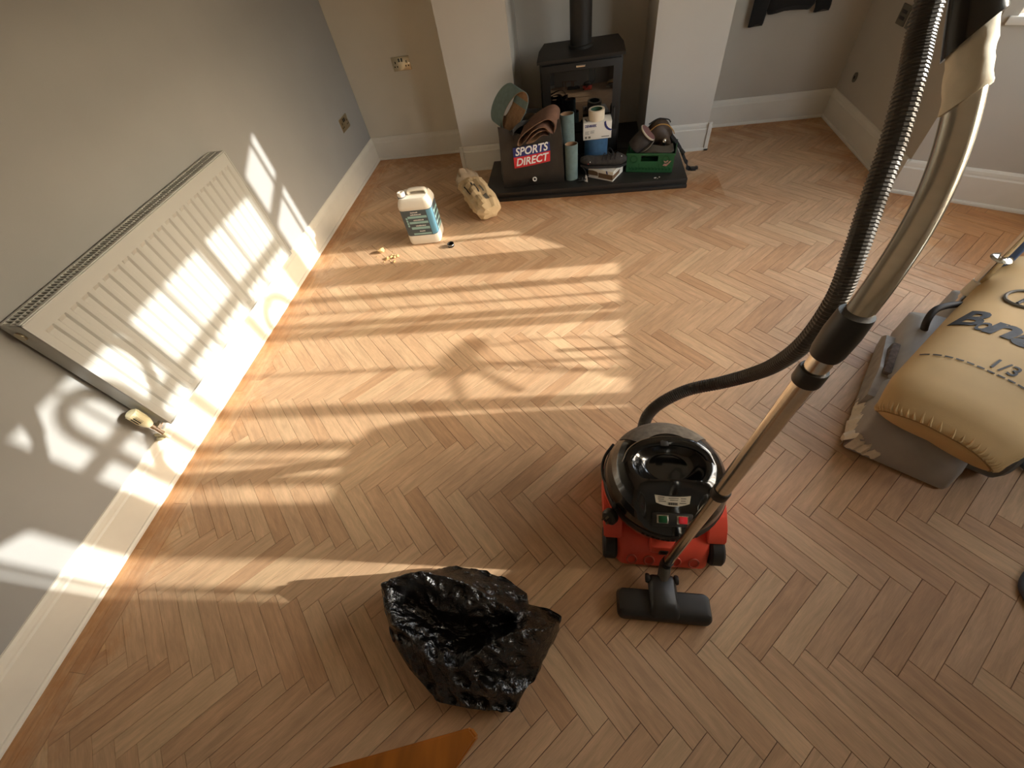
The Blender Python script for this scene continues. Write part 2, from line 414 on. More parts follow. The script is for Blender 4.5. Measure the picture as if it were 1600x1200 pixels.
bm = B(); box(bm, 16, 20, -30, 30, -.35, 3.1); loft(bm, [[V(15.7,y,3.1), V(20.3,y,3.1), V(18,y,4.1)] for y in (-30,30)])  # unseen block added outside, height set to cut low sky light on the left wall
struct('low_sky_blocker', bm, mat('blocker_brick', (150,124,104), .9, var=.2, vscale=1))
# skirting boards
PROF = [(0,0),(.03,0),(.03,.010),(.026,.018),(.02,.02),(.02,.150),(.015,.158),(.015,.166),(.012,.180),(.006,.190),(0,.192)]
def skirt(name, A, D, e0=0, e1=0):
    A = V(*A,0); D = V(*D,0); d = (D-A).normalized(); n = V(d.y, -d.x, 0)      # room lies to the right of A->D
    bm = B(); loft(bm, [[A-d*e0*0+d*(-e0)+n*p+V(0,0,z) for p, z in PROF], [D+d*e1+n*p+V(0,0,z) for p, z in PROF]])
    o = struct(name, bm, M_trim, smooth=False); return o
skirt('baseboard_left', (XL,YR), (XL,YB))
skirt('baseboard_back_left', (XL,YB), (-.985,YB))
skirt('baseboard_chimney_left_return', (-.985,YB), (-.985,YC), e1=.03)
skirt('baseboard_chimney_left', (-.985,YC), (-.49,YC), e0=.03)
skirt('baseboard_chimney_right', (.50,YC), (.975,YC), e1=.03)
skirt('baseboard_chimney_right_return', (.975,YC), (.975,YB), e0=.03)
skirt('baseboard_back_right', (.975,YB), (XR,YB))
skirt('baseboard_right', (XR,YB), (XR,2.765), e1=.01)
skirt('baseboard_bay', (PB[0].x,PB[0].y), (PB[1].x,PB[1].y), e0=.015)
skirt('baseboard_bay_front', (PB[1].x,PB[1].y), (PB[2].x,PB[2].y))
skirt('baseboard_bay_near', (PB[2].x,PB[2].y), (PB[3].x,PB[3].y))
skirt('baseboard_right_near', (XR,.315), (XR,YR))

# ------------------------------------------------------------------ more materials
M_rubber = mat('black_rubber', (38,35,32), .6, var=.15, vscale=30)
M_plastic_k = mat('black_gloss_plastic', (14,13,12), .16, coat=.3, spec=.6)
M_plastic_d = mat('charcoal_plastic', (40,37,33), .45, var=.12, vscale=25)
M_red = mat('red_plastic', (234,88,66), .42, var=.06, vscale=15)
M_red_d = mat('dusty_red_plastic', (196,92,74), .6, var=.15, vscale=14)
M_steel = mat('brushed_steel', (226,222,212), .2, metal=1., var=.04, vscale=4, stretch=(1,1,30))
M_chrome = mat('chrome', (215,212,205), .14, metal=1.)
M_brass = mat('satin_nickel', (188,176,150), .32, metal=1.)
M_cream = mat('cream_plastic', (228,218,180), .45)
M_dark = mat('dark_slot', (14,12,10), .8)
M_sackcloth = mat('sander_bag_canvas', (196,164,112), .7, var=.07, vscale=5, bump=.1, bscale=500)
M_sander = mat('sander_grey', (158,154,146), .45, var=.1, vscale=12)
M_print = mat('black_print', (34,32,30), .6)
M_grey_print = mat('grey_print', (110,104,92), .6)
M_tape = mat('masking_tape', (226,216,194), .8, var=.08, vscale=30, bump=.2, bscale=60)
M_teal = mat('teal_abrasive', (112,130,126), .9, var=.12, vscale=30, bump=.3, bscale=700)
M_blue = mat('blue_abrasive', (62,98,130), .9, var=.12, vscale=30)
M_brown = mat('brown_abrasive', (112,80,62), .9, var=.15, vscale=30)
M_brown_in = mat('belt_cloth', (150,116,84), .85, var=.2, vscale=40)
M_bagk = mat('woven_black_bag', (44,39,33), .42, var=.25, vscale=10, bump=1., bscale=28)
M_white = mat('white_card', (232,226,212), .6)
M_whitepl = mat('white_polythene', (232,222,204), .38, var=.02)
M_navy = mat('navy_print', (44,52,110), .6)
M_redp = mat('red_print', (206,44,48), .6)
M_whitep = mat('white_print', (238,234,226), .6)
M_kraft = mat('brown_card', (112,84,58), .8, var=.1)
M_green = mat('green_crate', (46,100,58), .5, var=.08, vscale=20)
M_greend = mat('green_crate_recess', (28,86,44), .6)
M_label_d = mat('label_slate', (74,84,88), .5)
M_label_l = mat('label_pale_teal', (150,186,180), .5)
M_label_b = mat('label_blue', (92,140,160), .5)
M_paper = mat('kraft_paper_sack', (208,180,138), .8, var=.12, vscale=8, bump=.35, bscale=30)
M_crumb = mat('wood_filler', (212,176,120), .9, var=.2, vscale=60)
M_table = mat('varnished_pine', (164,98,32), .35, var=.2, vscale=6, stretch=(6,1,1))
M_coat = mat('black_cloth', (22,20,19), .9, sheen=.1)
M_gasket = mat('green_core', (58,92,66), .7)

# ------------------------------------------------------------------ radiator
def ov(bm, M, w, h, d, n=16):                              # small oval plate
    loft(bm, [[M @ V(w*math.cos(2*PI*j/n), h*math.sin(2*PI*j/n), z) for j in range(n)] for z in (0, d)])
rad = thing('radiator', 'white fluted panel radiator mounted low on the sunlit wall', 'radiator', (XL+.075,1.42,.25))
ra, rb, rz0, rz1, xf = .775, 2.065, .255, .882, -1.845
bm = B(); nF = 22; pitch = (rb-ra-.05)/nF
ys = [ra]; prof = []
def panel(bm, xface, sgn, y0, y1, z0, z1):
    # pressed sheet: flat rim, vertical flutes that start and stop short of the edges
    cols = [y0, y0+.012]
    depth = [0, 0]
    y = y0+.025
    for i in range(nF):
        for fr, dp in ((.0,0),(.14,0),(.26,1),(.70,1),(.82,0)):
            cols.append(y+pitch*fr); depth.append(dp)
        y += pitch
    cols += [y1-.012, y1]; depth += [0, 0]
    rows = [(z0,0),(z0+.012,0),(z0+.03,0),(z0+.045,1),(z1-.072,1),(z1-.055,0),(z1-.012,0),(z1,0)]
    grid = [[bm.verts.new((xface-sgn*.010*dp*rd, c, z)) for c, dp in zip(cols, depth)] for z, rd in rows]
    back = [[bm.verts.new((xface-sgn*.014, c, z)) for c in (y0, y1)] for z in (z0, z1)]
    for i in range(len(rows)-1):
        for j in range(len(cols)-1): bm.faces.new((grid[i][j], grid[i][j+1], grid[i+1][j+1], grid[i+1][j]))
panel(bm, xf, 1, ra, rb, rz0, rz1)
obj('front_panel', bm, M_white_metal, rad, ang=25)
bm = B()
for y0_, y1_, z0_, z1_ in ((ra,rb,rz1-.006,rz1),(ra,rb,rz0,rz0+.006),(ra,ra+.006,rz0,rz1),(rb-.006,rb,rz0,rz1)):
    box(bm, xf-.006, xf+.004, y0_, y1_, z0_, z1_, bev=.0015)
obj('panel_rim', bm, M_white_metal, rad)
bm = B(); box(bm, XL+.022, XL+.034, ra+.01, rb-.01, rz0, rz1-.01); obj('rear_panel', bm, M_white_metal, rad, smooth=False)
for yy in (ra, rb-.004):
    bm = B(); box(bm, XL+.022, xf-.001, yy, yy+.004, rz0+.01, rz1+.004, bev=.001); e = obj('side_cover', bm, M_white_metal, rad)
bm = B(); yy = ra
Mv = frame((XL+.06, ra-.001, rz1-.045), (1,0,0), (0,0,1))
ov(bm, Mv, .017, .017, .006); obj('air_vent', bm, M_brass, rad)
bm = B(); box(bm, XL+.022, XL+.034, ra, rb, rz1-.004, rz1+.004); box(bm, xf-.014, xf-.001, ra, rb, rz1-.004, rz1+.004)
n_s = 86
for i in range(n_s):
    y = ra+.01+(rb-ra-.02)*i/(n_s-1); M_ = Matrix.Translation((0,y,0))
    box(bm, XL+.032, xf-.012, y-.003, y+.003, rz1-.006, rz1+.003)
box(bm, XL+.07, XL+.074, ra, rb, rz1-.004, rz1+.0035)
obj('top_grille', bm, M_white_metal, rad, smooth=False)['kind'] = 'stuff'
bm = B(); box(bm, XL+.034, xf-.02, ra+.02, rb-.02, rz0+.08, rz1-.08); obj('convector', bm, M_white_metal, rad, smooth=False)
# thermostatic valve and lockshield
vx, vy = XL+.075, ra-.035
bm = B(); lathe(bm, [(.0,.305),(.016,.305),(.02,.315),(.024,.33),(.0255,.36),(.025,.395),(.02,.402),(0,.404)], 20, Matrix.Translation((vx,vy,0)))
vh = obj('valve_head', bm, M_cream, rad)
bm = B()
for k in range(12):
    a = 2*PI*k/12; M_ = Matrix.Translation((vx,vy,0)) @ Matrix.Rotation(a,4,'Z'); box(bm, .0235, .0262, -.0018, .0018, .345, .397, M_)
obj('head_rib', bm, M_cream, vh, smooth=False)
bm = B()
for k in (-1,0,1):
    M_ = Matrix.Translation((vx,vy,0)) @ Matrix.Rotation(-.9+k*.36,4,'Z'); box(bm, .0235, .0259, -.003, .003, .35, .388, M_)
obj('head_slot', bm, M_dark, vh, smooth=False)
bm = B(); tube(bm, [(vx,vy,.306),(vx,vy,.285)], .014, 12); tube(bm, [(vx,vy,.29),(vx,vy,.235)], .011, 12); tube(bm, [(vx,vy,.272),(vx,ra+.01,.272)], .011, 12); tube(bm,[(vx,vy+.004,.272),(vx,vy+.022,.272)],.0165,6)
obj('valve_body', bm, M_chrome, rad)
bm = B(); tube(bm, [(vx,vy,.24),(vx,vy,.195)], .0075, 10); tube(bm, [(vx,vy,.212),(vx-.06,vy,.212)], .0075, 10); lathe(bm, [(0,.195),(.022,.195),(.024,.2),(.012,.206)], 16, Matrix.Translation((vx-.04,vy,0)))
obj('pipe', bm, M_cream, rad)
bm = B(); tube(bm, [(vx,rb+.022,.315),(vx,rb+.022,.235)], .012, 10); tube(bm, [(vx,rb+.022,.272),(vx,rb-.01,.272)], .01, 10); obj('lockshield_valve', bm, M_chrome, rad)

# ------------------------------------------------------------------ wall sockets
def socket(name, label, M, dark=False):
    c = M @ V(0,0,0); t = thing(name, label, 'socket', c)
    mp = M_black_metal if dark else M_brass
    bm = B(); box(bm, -.077, .077, -.047, .047, -.002, .006, M, bev=.002); obj('plate', bm, mp, t)
    for sx in (-1, 1):
        bm = B(); box(bm, sx*.012-.0075, sx*.012+.0075, .012, .036, .006, .0095, M, bev=.001); obj('rocker', bm, mp if dark else M_plastic_k, t)
        bm = B(); X0 = sx*.048
        box(bm, X0-.004, X0+.004, .002, .018, .0062, .0068, M); box(bm, X0-.016, X0-.007, -.022, -.012, .0062, .0068, M); box(bm, X0+.007, X0+.016, -.022, -.012, .0062, .0068, M)
        obj('pin_slot', bm, M_dark, t, smooth=False)
    for sx in (-1, 1):
        bm = B(); ov(bm, M @ Matrix.Translation((sx*.068,0,.006)), .003, .003, .001, 8); obj('screw', bm, M_chrome, t)
socket('double_socket', 'brushed metal double socket high on the alcove wall beside the chimney breast', frame((-1.455,YB,.713),(1,0,0),(0,0,1)))
socket('double_socket', 'brushed metal double socket on the radiator wall near the corner', frame((XL,3.605,.455),(0,1,0),(0,0,1)))
for yy, lb_ in ((3.535,'dark metal wall plate nearer the back corner, one of two side by side'), (3.42,'dark metal wall plate nearer the bay, one of two side by side')):
    t = thing('blank_plate', lb_, 'wall plate', (XR,yy,.70), 'pair of dark wall plates')
    bm = B(); box(bm, XR-.007, XR+.001, yy-.048, yy+.048, .656, .752, bev=.002); obj('plate', bm, M_grey_print, t)
    for zz in (.69, .72):
        bm = B(); box(bm, XR-.0085, XR-.0065, yy-.03, yy+.03, zz-.008, zz+.008, bev=.001); obj('module', bm, M_plastic_d, t)
t = thing('cable_outlet', 'small dark round outlet low on the wall near the back corner', 'outlet', (XR,3.76,.32))
bm = B(); ov(bm, frame((XR+.0,3.76,.32),(0,1,0),(0,0,1)), .024, .03, -.008); obj('cover', bm, M_grey_print, t)
bm = B(); ov(bm, frame((XR-.007,3.76,.32),(0,1,0),(0,0,1)), .008, .01, -.002); obj('hole', bm, M_dark, t)

# ------------------------------------------------------------------ hearth and stove
h = thing('hearth', 'dark slate hearth slab in front of the chimney recess', 'hearth', (.02,3.3,0))
bm = B(); box(bm, -.705, .765, 2.985, YC, .0, .022, bev=.003); box(bm, -.49, .50, YC-.02, 4.08, 0, .022); obj('plinth', bm, M_slate, h)
bm = B(); box(bm, -.73, .765, 3.005, YC-.002, .022, .060, bev=.003); obj('slab', bm, M_slate, h)
bm = B(); box(bm, -.488, .498, YC-.002, 4.079, .022, .060); obj('recess_slab', bm, M_slate, h, smooth=False)
st = thing('wood_stove', 'black steel wood burning stove with flue standing in the recess', 'stove', (0,3.55,.06))
bm = B(); box(bm, -.275, .285, 3.385, 3.78, .13, .735, bev=.006); obj('body', bm, M_black_metal, st)
bm = B(); loft(bm, [[V(x,y,z) for x, y in ((-.29,3.365),(.297,3.365),(.297,3.60),(.27,3.79),(-.262,3.79),(-.29,3.60))] for z in (.735,.752)]); obj('top_plate', bm, M_black_metal, st, ang=20)
bm = B(); box(bm, -.262, .272, 3.368, 3.392, .30, .722, bev=.003)
dr_ = obj('door', bm, M_black_metal, st)
M_sglass = mat('stove_glass', (10,8,7), .04, spec=.9, coat=.6)
bm = B(); box(bm, -.205, .225, 3.3655, 3.369, .36, .682, bev=.001); obj('door_glass', bm, M_sglass, dr_)
bm = B(); box(bm, -.025, .035, 3.362, 3.369, .697, .708, bev=.001); obj('air_slide', bm, M_steel, dr_)
bm = B(); tube(bm, [(.24,3.355,.44),(.24,3.335,.44),(.24,3.33,.42),(.24,3.33,.34)], .008, 10); obj('door_handle', bm, M_black_metal, dr_)
bm = B(); box(bm, -.262, .272, 3.372, 3.392, .14, .29, bev=.003); obj('ash_drawer', bm, M_black_metal, st)
for lx in (-.23, .24):
    for ly in (3.42, 3.74):
        bm = B(); tube(bm, [(lx,ly,.06),(lx,ly,.135)], .02, 10); obj('leg', bm, M_black_metal, st)
bm = B(); lathe(bm, [(.074,.752),(.074,1.45)], 28, Matrix.Translation((.005,3.60,0))); 
fl = obj('flue_pipe', bm, M_black_metal, st)
bm = B(); lathe(bm, [(.084,.751),(.084,.768),(.075,.772)], 28, Matrix.Translation((.005,3.60,0)), cap0=True); obj('flue_collar', bm, M_black_metal, fl)

# ------------------------------------------------------------------ shopping bag with the printed logo, on the hearth
HZ = .0605
sb = thing('shopping_bag', 'black woven shopping bag with a blue and red printed logo', 'bag', (-.35,3.2,HZ))
bm = B()
rings = []
fr = [V(-.585,3.075,0), V(-.115,3.11,0), V(-.13,3.30,0), V(-.60,3.30,0)]
def bagring(tz, bulge, top=False):
    out = []
    for i in range(4):
        a, b = fr[i], fr[(i+1) % 4]
        nrm = V((b-a).y, -(b-a).x, 0).normalized()
        for k in range(12):
            t_ = k/12; p = a.lerp(b, t_)
            c = V(-.36,3.195,0); p = c+(p-c)*(1-.07*tz)
            p = p + nrm*bulge*math.sin(PI*t_)
            z = HZ + tz*(.40 + (.03*math.cos(2*PI*t_)-.03*(i == 0)*math.sin(PI*t_) if top else 0))
            cr = .006*fbm((p.x*9,p.y*9,z*9+3))
            out.append(p+nrm*cr+V(0,0,z))
    return out
rings = [bagring(x, b) for x, b in ((0,0),(.02,.006),(.2,.015),(.4,.014),(.6,.012),(.8,.008),(.92,.002))] + [bagring(1.0,-.01,True)]
inner = [V(-.36,3.195,0)+(p-V(-.36,3.195,0))*.985 for p in rings[-1]]
inner = [V(p.x,p.y,p.z) for p in inner]
low = [V(-.36+(p.x+.36)*.97, 3.195+(p.y-3.195)*.97, HZ+.28+.02*fbm((p.x*8,p.y*8,1))) for p in rings[-1]]
loft(bm, rings+[inner, low]); obj('bag_body', bm, M_bagk, sb, ang=60)
def on_bag(u, v):   # u across the front (m from left), v height
    t_ = u/.47; a, b = fr[0], fr[1]; c = V(-.36,3.195,0); tz = v/.40
    p = a.lerp(b, t_); p = c+(p-c)*(1-.07*tz); nrm = V((b-a).y, -(b-a).x, 0).normalized()
    bl = .015 if tz < .75 else .010
    return p+nrm*(bl*math.sin(PI*t_)+.007)+V(0,0,HZ+v)
def patch(pts, n, th):
    bm = B(); (u0,v0),(u1,v1),(u2,v2),(u3,v3) = pts; r = []
    for k in range(n+1):
        t_ = k/n; r.append((on_bag(u0+(u1-u0)*t_, v0+(v1-v0)*t_), on_bag(u3+(u2-u3)*t_, v3+(v2-v3)*t_)))
    off = V(0,-th,0)
    loft(bm, [[a, b, b+off, a+off] for a, b in r]); return bm
lg = obj('logo_panel_blue', patch([(.098,.222),(.378,.240),(.378,.298),(.098,.288)],8,.001), M_navy, sb)
lr = obj('logo_panel_red', patch([(.098,.146),(.372,.168),(.378,.240),(.098,.222)],8,.001), M_redp, sb)
for s_, size, u, v, par, sl_ in (('SPORTS',.074,.112,.234,lg,.058), ('DIRECT',.072,.112,.162,lr,.07)):
    bm = text_mesh(s_, size, bold=.0016, shear=.22)
    w_ = max(vv.co.x for vv in bm.verts)
    bmesh.ops.subdivide_edges(bm, edges=[e for e in bm.edges if e.calc_length() > .02], cuts=2)
    for vv in bm.verts:
        uu = u+vv.co.x*.255/w_; z_ = vv.co.z
        vv.co = on_bag(uu, v+vv.co.y+(uu-u)*sl_)+V(0,-.0018-z_,0)
    obj('logo_lettering', bm, M_whitep, par, smooth=False)
bm = B(); c = on_bag(.245,.055)
lathe(bm, [(.009,0),(.017,0),(.017,.003),(.009,.003),(.009,0)], 20, frame(c+V(0,-.002,0),(1,0,0),(0,0,1))); obj('roundel', bm, M_whitep, sb)
for yy, up in ((3.085,.0),(3.29,.02)):
    bm = B(); strip(bm, catmull([(-.47,yy,HZ+.34),(-.46,yy-.012,HZ+.40),(-.40,yy+.06,HZ+.415),(-.33,yy+.07,HZ+.41),(-.26,yy+.06,HZ+.405),(-.22,yy-.012,HZ+.39),(-.21,yy,HZ+.34)],6), (0,.004,.028), .003); obj('carry_handle', bm, M_bagk, sb)
# loose sanding belts in and on the bag
def belt(name, label, pts, width_vec, mo, mi, group=None, th=.003):
    P = catmull(pts, 6)
    t = thing(name, label, 'sanding belt', tuple(sum((Vector(p) for p in P), V(0,0,0))/len(P)), group)
    bm = B(); strip(bm, P, width_vec, th); obj('grit_face', bm, mo, t, ang=50)
    c = sum(P, V(0,0,0))/len(P)
    bm = B(); strip(bm, [p+(c-p).normalized()*th for p in P], Vector(width_vec)*.995, th*.6); obj('cloth_backing', bm, mi, t, ang=50)
    return t
tw = V(.13,.10,.03)
cx, cy, cz = -.50, 3.25, .545
ring = []
for k in range(13):
    a = 2*PI*k/12-.4
    ring.append((cx+.10*math.cos(a)+.035*math.sin(a), cy-.05*math.cos(a)+.02*math.sin(a), cz+.105*math.sin(a)+.05*math.cos(a)))
belt('sanding_belt', 'upright loop of teal sanding belt standing out of the shopping bag', ring, V(-.10,.13,.02), M_teal, M_brown_in)
loop = [(-.16,3.14,.44),(-.155,3.13,.50),(-.20,3.12,.535),(-.29,3.11,.51),(-.385,3.10,.455),(-.42,3.09,.41),(-.40,3.08,.40),(-.36,3.085,.43),(-.30,3.10,.48),(-.23,3.12,.49),(-.19,3.12,.455),(-.17,3.14,.435)]
belt('sanding_belt', 'brown sanding belt flopped in an S over the front of the shopping bag', loop, V(.03,.16,.03), M_brown, M_brown_in)
loop2 = [(-.20,3.16,.42),(-.22,3.13,.455),(-.28,3.11,.455),(-.34,3.09,.42),(-.36,3.09,.40),(-.31,3.09,.405),(-.25,3.12,.43),(-.21,3.15,.415)]
belt('sanding_belt', 'small flattened brown sanding belt nested under the larger brown belt', loop2, V(.02,.14,.02), M_brown, M_brown_in)

# ------------------------------------------------------------------ things on the hearth
def rolled(name, label, c, r0, z0, z1, tilt, mo, mi, flat=.75):
    t = thing(name, label, 'sanding belt', (c[0],c[1],z0))
    M_ = Matrix.Translation((c[0],c[1],z0)) @ Matrix.Rotation(tilt[0],4,'X') @ Matrix.Rotation(tilt[1],4,'Y') @ Matrix.Diagonal((1,flat,1,1))
    H = z1-z0
    bm = B(); lathe(bm, [(r0,0),(r0,H),(r0-.003,H)], 28, M_); obj('grit_face', bm, mo, t)
    bm = B(); lathe(bm, [(r0-.003,H),(r0-.004,H-.002),(r0-.004,0),(r0,0)], 28, M_); obj('cloth_backing', bm, mi, t)
    return t
rolled('sanding_belt', 'tall grey-green sanding belt standing on the hearth right of the shopping bag', (-.062,3.145), .047, HZ, .31, (0,.0), M_teal, M_brown_in, .8)
rolled('sanding_belt', 'taller grey-green sanding belt standing behind the shorter upright belt', (-.082,3.232), .049, HZ, .475, (0,-.02), M_teal, M_brown_in, .8)
rolled('sanding_belt', 'short blue sanding belt standing under the white printed box', (.12,3.292), .085, HZ, .285, (0,0), M_blue, M_brown_in, .7)
wb = thing('cardboard_box', 'white printed box with a blue curve balanced on the blue belt', 'box', (.12,3.33,.286))
Mb = Matrix.Translation((.122,3.33,.287)) @ Matrix.Rotation(.03,4,'Z')
bm = B(); box(bm, -.10, .10, -.095, .022, 0, .112, Mb, bev=.001); bx_ = obj('carton', bm, M_white, wb)
def put_text(s_, size, M_, m, parent, name='lettering', bold=.0, fit=None, shear=0):
    bm = text_mesh(s_, size, bold=bold, shear=shear, extrude=.0003)
    if fit:
        w_ = max(v.co.x for v in bm.verts)
        for v in bm.verts: v.co.x *= fit/w_
    bmesh.ops.transform(bm, matrix=M_, verts=bm.verts); return obj(name, bm, m, parent, smooth=False)
fM = Mb @ frame((-.1,-.0955,0),(1,0,0),(0,0,1))
put_text('DENMARK', .024, fM @ Matrix.Translation((.012,.083,.0)), M_navy, wb, bold=.001, fit=.082)
bm = B()
for (u, v, w_) in ((.012,.055,.03),(.012,.047,.026),(.012,.039,.03),(.05,.057,.03),(.05,.05,.025),(.05,.043,.028)): box(bm, u, u+w_, v, v+.0022, 0, .0005, fM)
obj('fine_print', bm, M_grey_print, wb, smooth=False)
for pa in ((.012,.026,.010,.024),(.036,.052,.010,.024),(.13,.185,.012,.017)):
    bm = B(); box(bm, *pa, 0, .0005, fM); obj('pictogram', bm, M_grey_print, wb, smooth=False)
bm = B(); arc = [(.155+.05*(1-math.cos(a)), .112-.052*math.sin(a)) for a in [PI/2*k/10 for k in range(11)]]
arc = [(.152,.112),(.154,.095),(.160,.080),(.170,.067),(.183,.058),(.199,.053)]
rr = [fM @ V(u,v,.0006) for u, v in arc]
loft(bm, [[p+(fM.to_3x3() @ V(-.006,-.004,0)), p+(fM.to_3x3() @ V(.006,.004,0)), p+(fM.to_3x3() @ V(.006,.004,.0006)), p+(fM.to_3x3() @ V(-.006,-.004,.0006))] for p in rr]); obj('printed_curve', bm, M_navy, wb, smooth=False)
put_text('DENMARK', .018, Mb @ frame((-.066,-.07,.1123),(-.25,.97,0),(-1,-.25,0)), M_grey_print, wb, bold=.0005, fit=.06)
tr = thing('tape_roll', 'wide roll of cream tape standing on the white box', 'tape', (.118,3.30,.40))
Mt = Matrix.Translation((.117,3.292,.3995))
bm = B(); lathe(bm, [(.041,0),(.056,0),(.057,.003),(.057,.061),(.056,.064),(.041,.064)], 32, Mt); obj('tape', bm, mat('cream_tape',(232,216,188),.5), tr)
bm = B(); lathe(bm, [(.041,.063),(.038,.063),(.038,.001),(.041,.001)], 32, Mt); obj('core', bm, M_gasket, tr)
# open printed box with a dark shoe on it
sx = thing('cardboard_box', 'torn white and brown box holding a dark shoe near the hearth edge', 'box', (.2,3.13,HZ))
cs = [V(.064,3.145,0), V(.241,3.042,0), V(.322,3.186,0), V(.105,3.212,0)]
def quadbox(z0, z1, g=0):
    bm = B(); cc = sum(cs, V(0,0,0))/4
    loft(bm, [[cc+(p-cc)*(1+g)+V(0,0,z) for p in cs] for z in (z0, z1)]); return bm
obj('carton', quadbox(HZ,.13), M_white, sx, smooth=False)
bm = B(); d1 = (cs[1]-cs[0]); n1 = V(d1.y,-d1.x,0).normalized(); 
def face_patch(a, d, n, pts):
    bm = B(); loft(bm, [[a+d*u+V(0,0,v)+n*k for u, v in pts] for k in (.0004,.0010)]); return bm
obj('torn_patch', face_patch(cs[0], d1, n1, [(.0,HZ+.02),(.4,HZ+.022),(.4,HZ+.045),(.34,HZ+.052),(.2,HZ+.056),(0,HZ+.053)]), M_kraft, sx, smooth=False)
obj('torn_patch', face_patch(cs[0], d1, n1, [(.42,HZ+.012),(.995,HZ+.010),(.995,HZ+.045),(.42,HZ+.047)]), M_kraft, sx, smooth=False)
d2 = cs[2]-cs[1]; n2 = V(d2.y,-d2.x,0).normalized()
obj('torn_patch', face_patch(cs[1], d2, n2, [(0,HZ+.012),(.62,HZ+.018),(.7,HZ+.045),(0,HZ+.045)]), M_kraft, sx, smooth=False)
obj('printed_curve', face_patch(cs[0], d1, n1, [(.74,HZ+.047),(.80,HZ+.047),(.76,HZ+.069),(.71,HZ+.069)]), M_navy, sx, smooth=False)
sh = thing('shoe', 'dusty dark grey lace-up shoe lying across the torn box', 'shoe', (.18,3.15,.132))
rings = []
for k in range(15):
    t_ = k/14; x = .005+.335*t_; y = 3.16+.0*t_-.015*math.sin(PI*t_)
    wd = .052*(1-.25*math.sin(PI*t_)**2)*min(1,(.35+4.5*t_))*min(1, .35+4.5*(1-t_)); hh = (.062+.03*math.exp(-((t_-.75)/.2)**2))*min(1,.5+5*t_)*min(1,.45+5*(1-t_))
    r = []
    for j in range(16):
        a = 2*PI*j/16; yy = wd*math.cos(a); zz = math.sin(a); zz = hh*.5*zz if zz > -.6 else -.3*hh
        r.append(V(x, y+yy, .165+zz*1.0+.018*(1-t_)))
    rings.append(r)
bm = B(); loft(bm, rings); obj('upper', bm, mat('shoe_fabric',(56,50,44),.85,var=.35,vscale=40,bump=.3,bscale=120), sh, ang=70)
bm = B(); loft(bm, [[V(p.x,p.y,.131+.018*(1-i/14)) for p in r[::2]] + [] for i, r in enumerate(rings)]); 
bm.free(); bm = B()
loft(bm, [[V(r[0].x, r[0].y+.006, z0), V(r[8].x, r[8].y-.006, z0), V(r[8].x, r[8].y-.006, z0+.014), V(r[0].x, r[0].y+.006, z0+.014)] for i, r in enumerate(rings) for z0 in (.131+.016*(1-i/14),)]); obj('sole', bm, M_rubber, sh, ang=50)
bm = B()
lace_p = [[(.24,3.13,.21),(.23,3.12,.25),(.21,3.13,.262),(.20,3.15,.235),(.22,3.14,.21)],[(.02,3.12,.15),(.04,3.10,.13),(.05,3.115,.09),(.07,3.12,.085)]]
for k in range(4):
    x = .16+.03*k; lace_p.append([(x,3.105,.19),(x+.01,3.13,.215),(x+.02,3.16,.218),(x+.03,3.19,.2)])
bm.free()
for lp in lace_p:
    bm = B(); tube(bm, catmull(lp,5), .003, 6); obj('lace', bm, M_coat, sh)
for p, m_ in (((.062,3.106,.175),M_redp),((.075,3.107,.186),M_whitep),((.30,3.13,.2),M_whitep)):
    bm = B(); bmesh.ops.create_icosphere(bm, subdivisions=1, radius=.0045, matrix=Matrix.Translation(p)); obj('paint_fleck', bm, m_, sh)
lc = thing('coiled_lead', 'small black coiled lead with a white paper tag on the hearth', 'cable', (.0,3.07,HZ))
bm = B()
pts = [(.0+.022*math.cos(a*1.9)+.004*a, 3.085+.02*math.sin(a*1.9), HZ+.008+.004*math.sin(a*3)+.002*a) for a in [k*.35 for k in range(26)]]
tube(bm, pts, .0055, 8); obj('lead', bm, M_rubber, lc)
bm = B(); loft(bm, [[V(.035,3.075,HZ+.005), V(.06,3.06,HZ+.003), V(.055,3.075,HZ+.04), V(.043,3.082,HZ+.05)], [V(.035,3.0765,HZ+.005), V(.06,3.0615,HZ+.003), V(.055,3.0765,HZ+.04), V(.043,3.0835,HZ+.05)]]); obj('paper_tag', bm, M_white, lc, smooth=False)
# green crate of tools
cr = thing('plastic_crate', 'green slotted plastic crate full of tools on the hearth', 'crate', (.52,3.22,HZ))
Mc = Matrix.Translation((.345,3.172,HZ)) @ Matrix.Rotation(-.20,4,'Z')
CW, CD, CH = .33, .22, .135
bm = B()
box(bm, 0, .10, 0, .006, 0, CH, Mc); box(bm, .22, CW, 0, .006, 0, CH, Mc); box(bm, .10, .22, 0, .006, 0, .078, Mc); box(bm, .10, .22, 0, .006, .118, CH, Mc)
obj('front_wall', bm, M_green, cr, smooth=False)
for nm, a in (('back_wall',(0,CW,CD-.006,CD)),('side_wall',(0,.006,.006,CD-.006)),('side_wall',(CW-.006,CW,.006,CD-.006))):
    bm = B(); box(bm, *a, 0, CH, Mc); obj(nm, bm, M_green, cr, smooth=False)
bm = B(); box(bm, 0, CW, 0, CD, 0, .006, Mc); obj('crate_floor', bm, M_green, cr, smooth=False)
bm = B(); 
for a in ((-.006,CW+.006,-.006,.006),(-.006,CW+.006,CD-.006,CD+.006),(-.006,.006,.006,CD-.006),(CW-.006,CW+.006,.006,CD-.006)): box(bm, *a, CH-.012, CH, Mc)
obj('crate_rim', bm, M_green, cr, smooth=False)
bm = B(); 
for k in range(13): box(bm, .02+k*.0235, .035+k*.0235, -.003, .0, .018, .034, Mc); box(bm, .018+k*.0235, .022+k*.0235, -.003, 0, .034, .062 if k in (3,9) else .042, Mc)
obj('fretwork', bm, M_greend, cr, smooth=False)
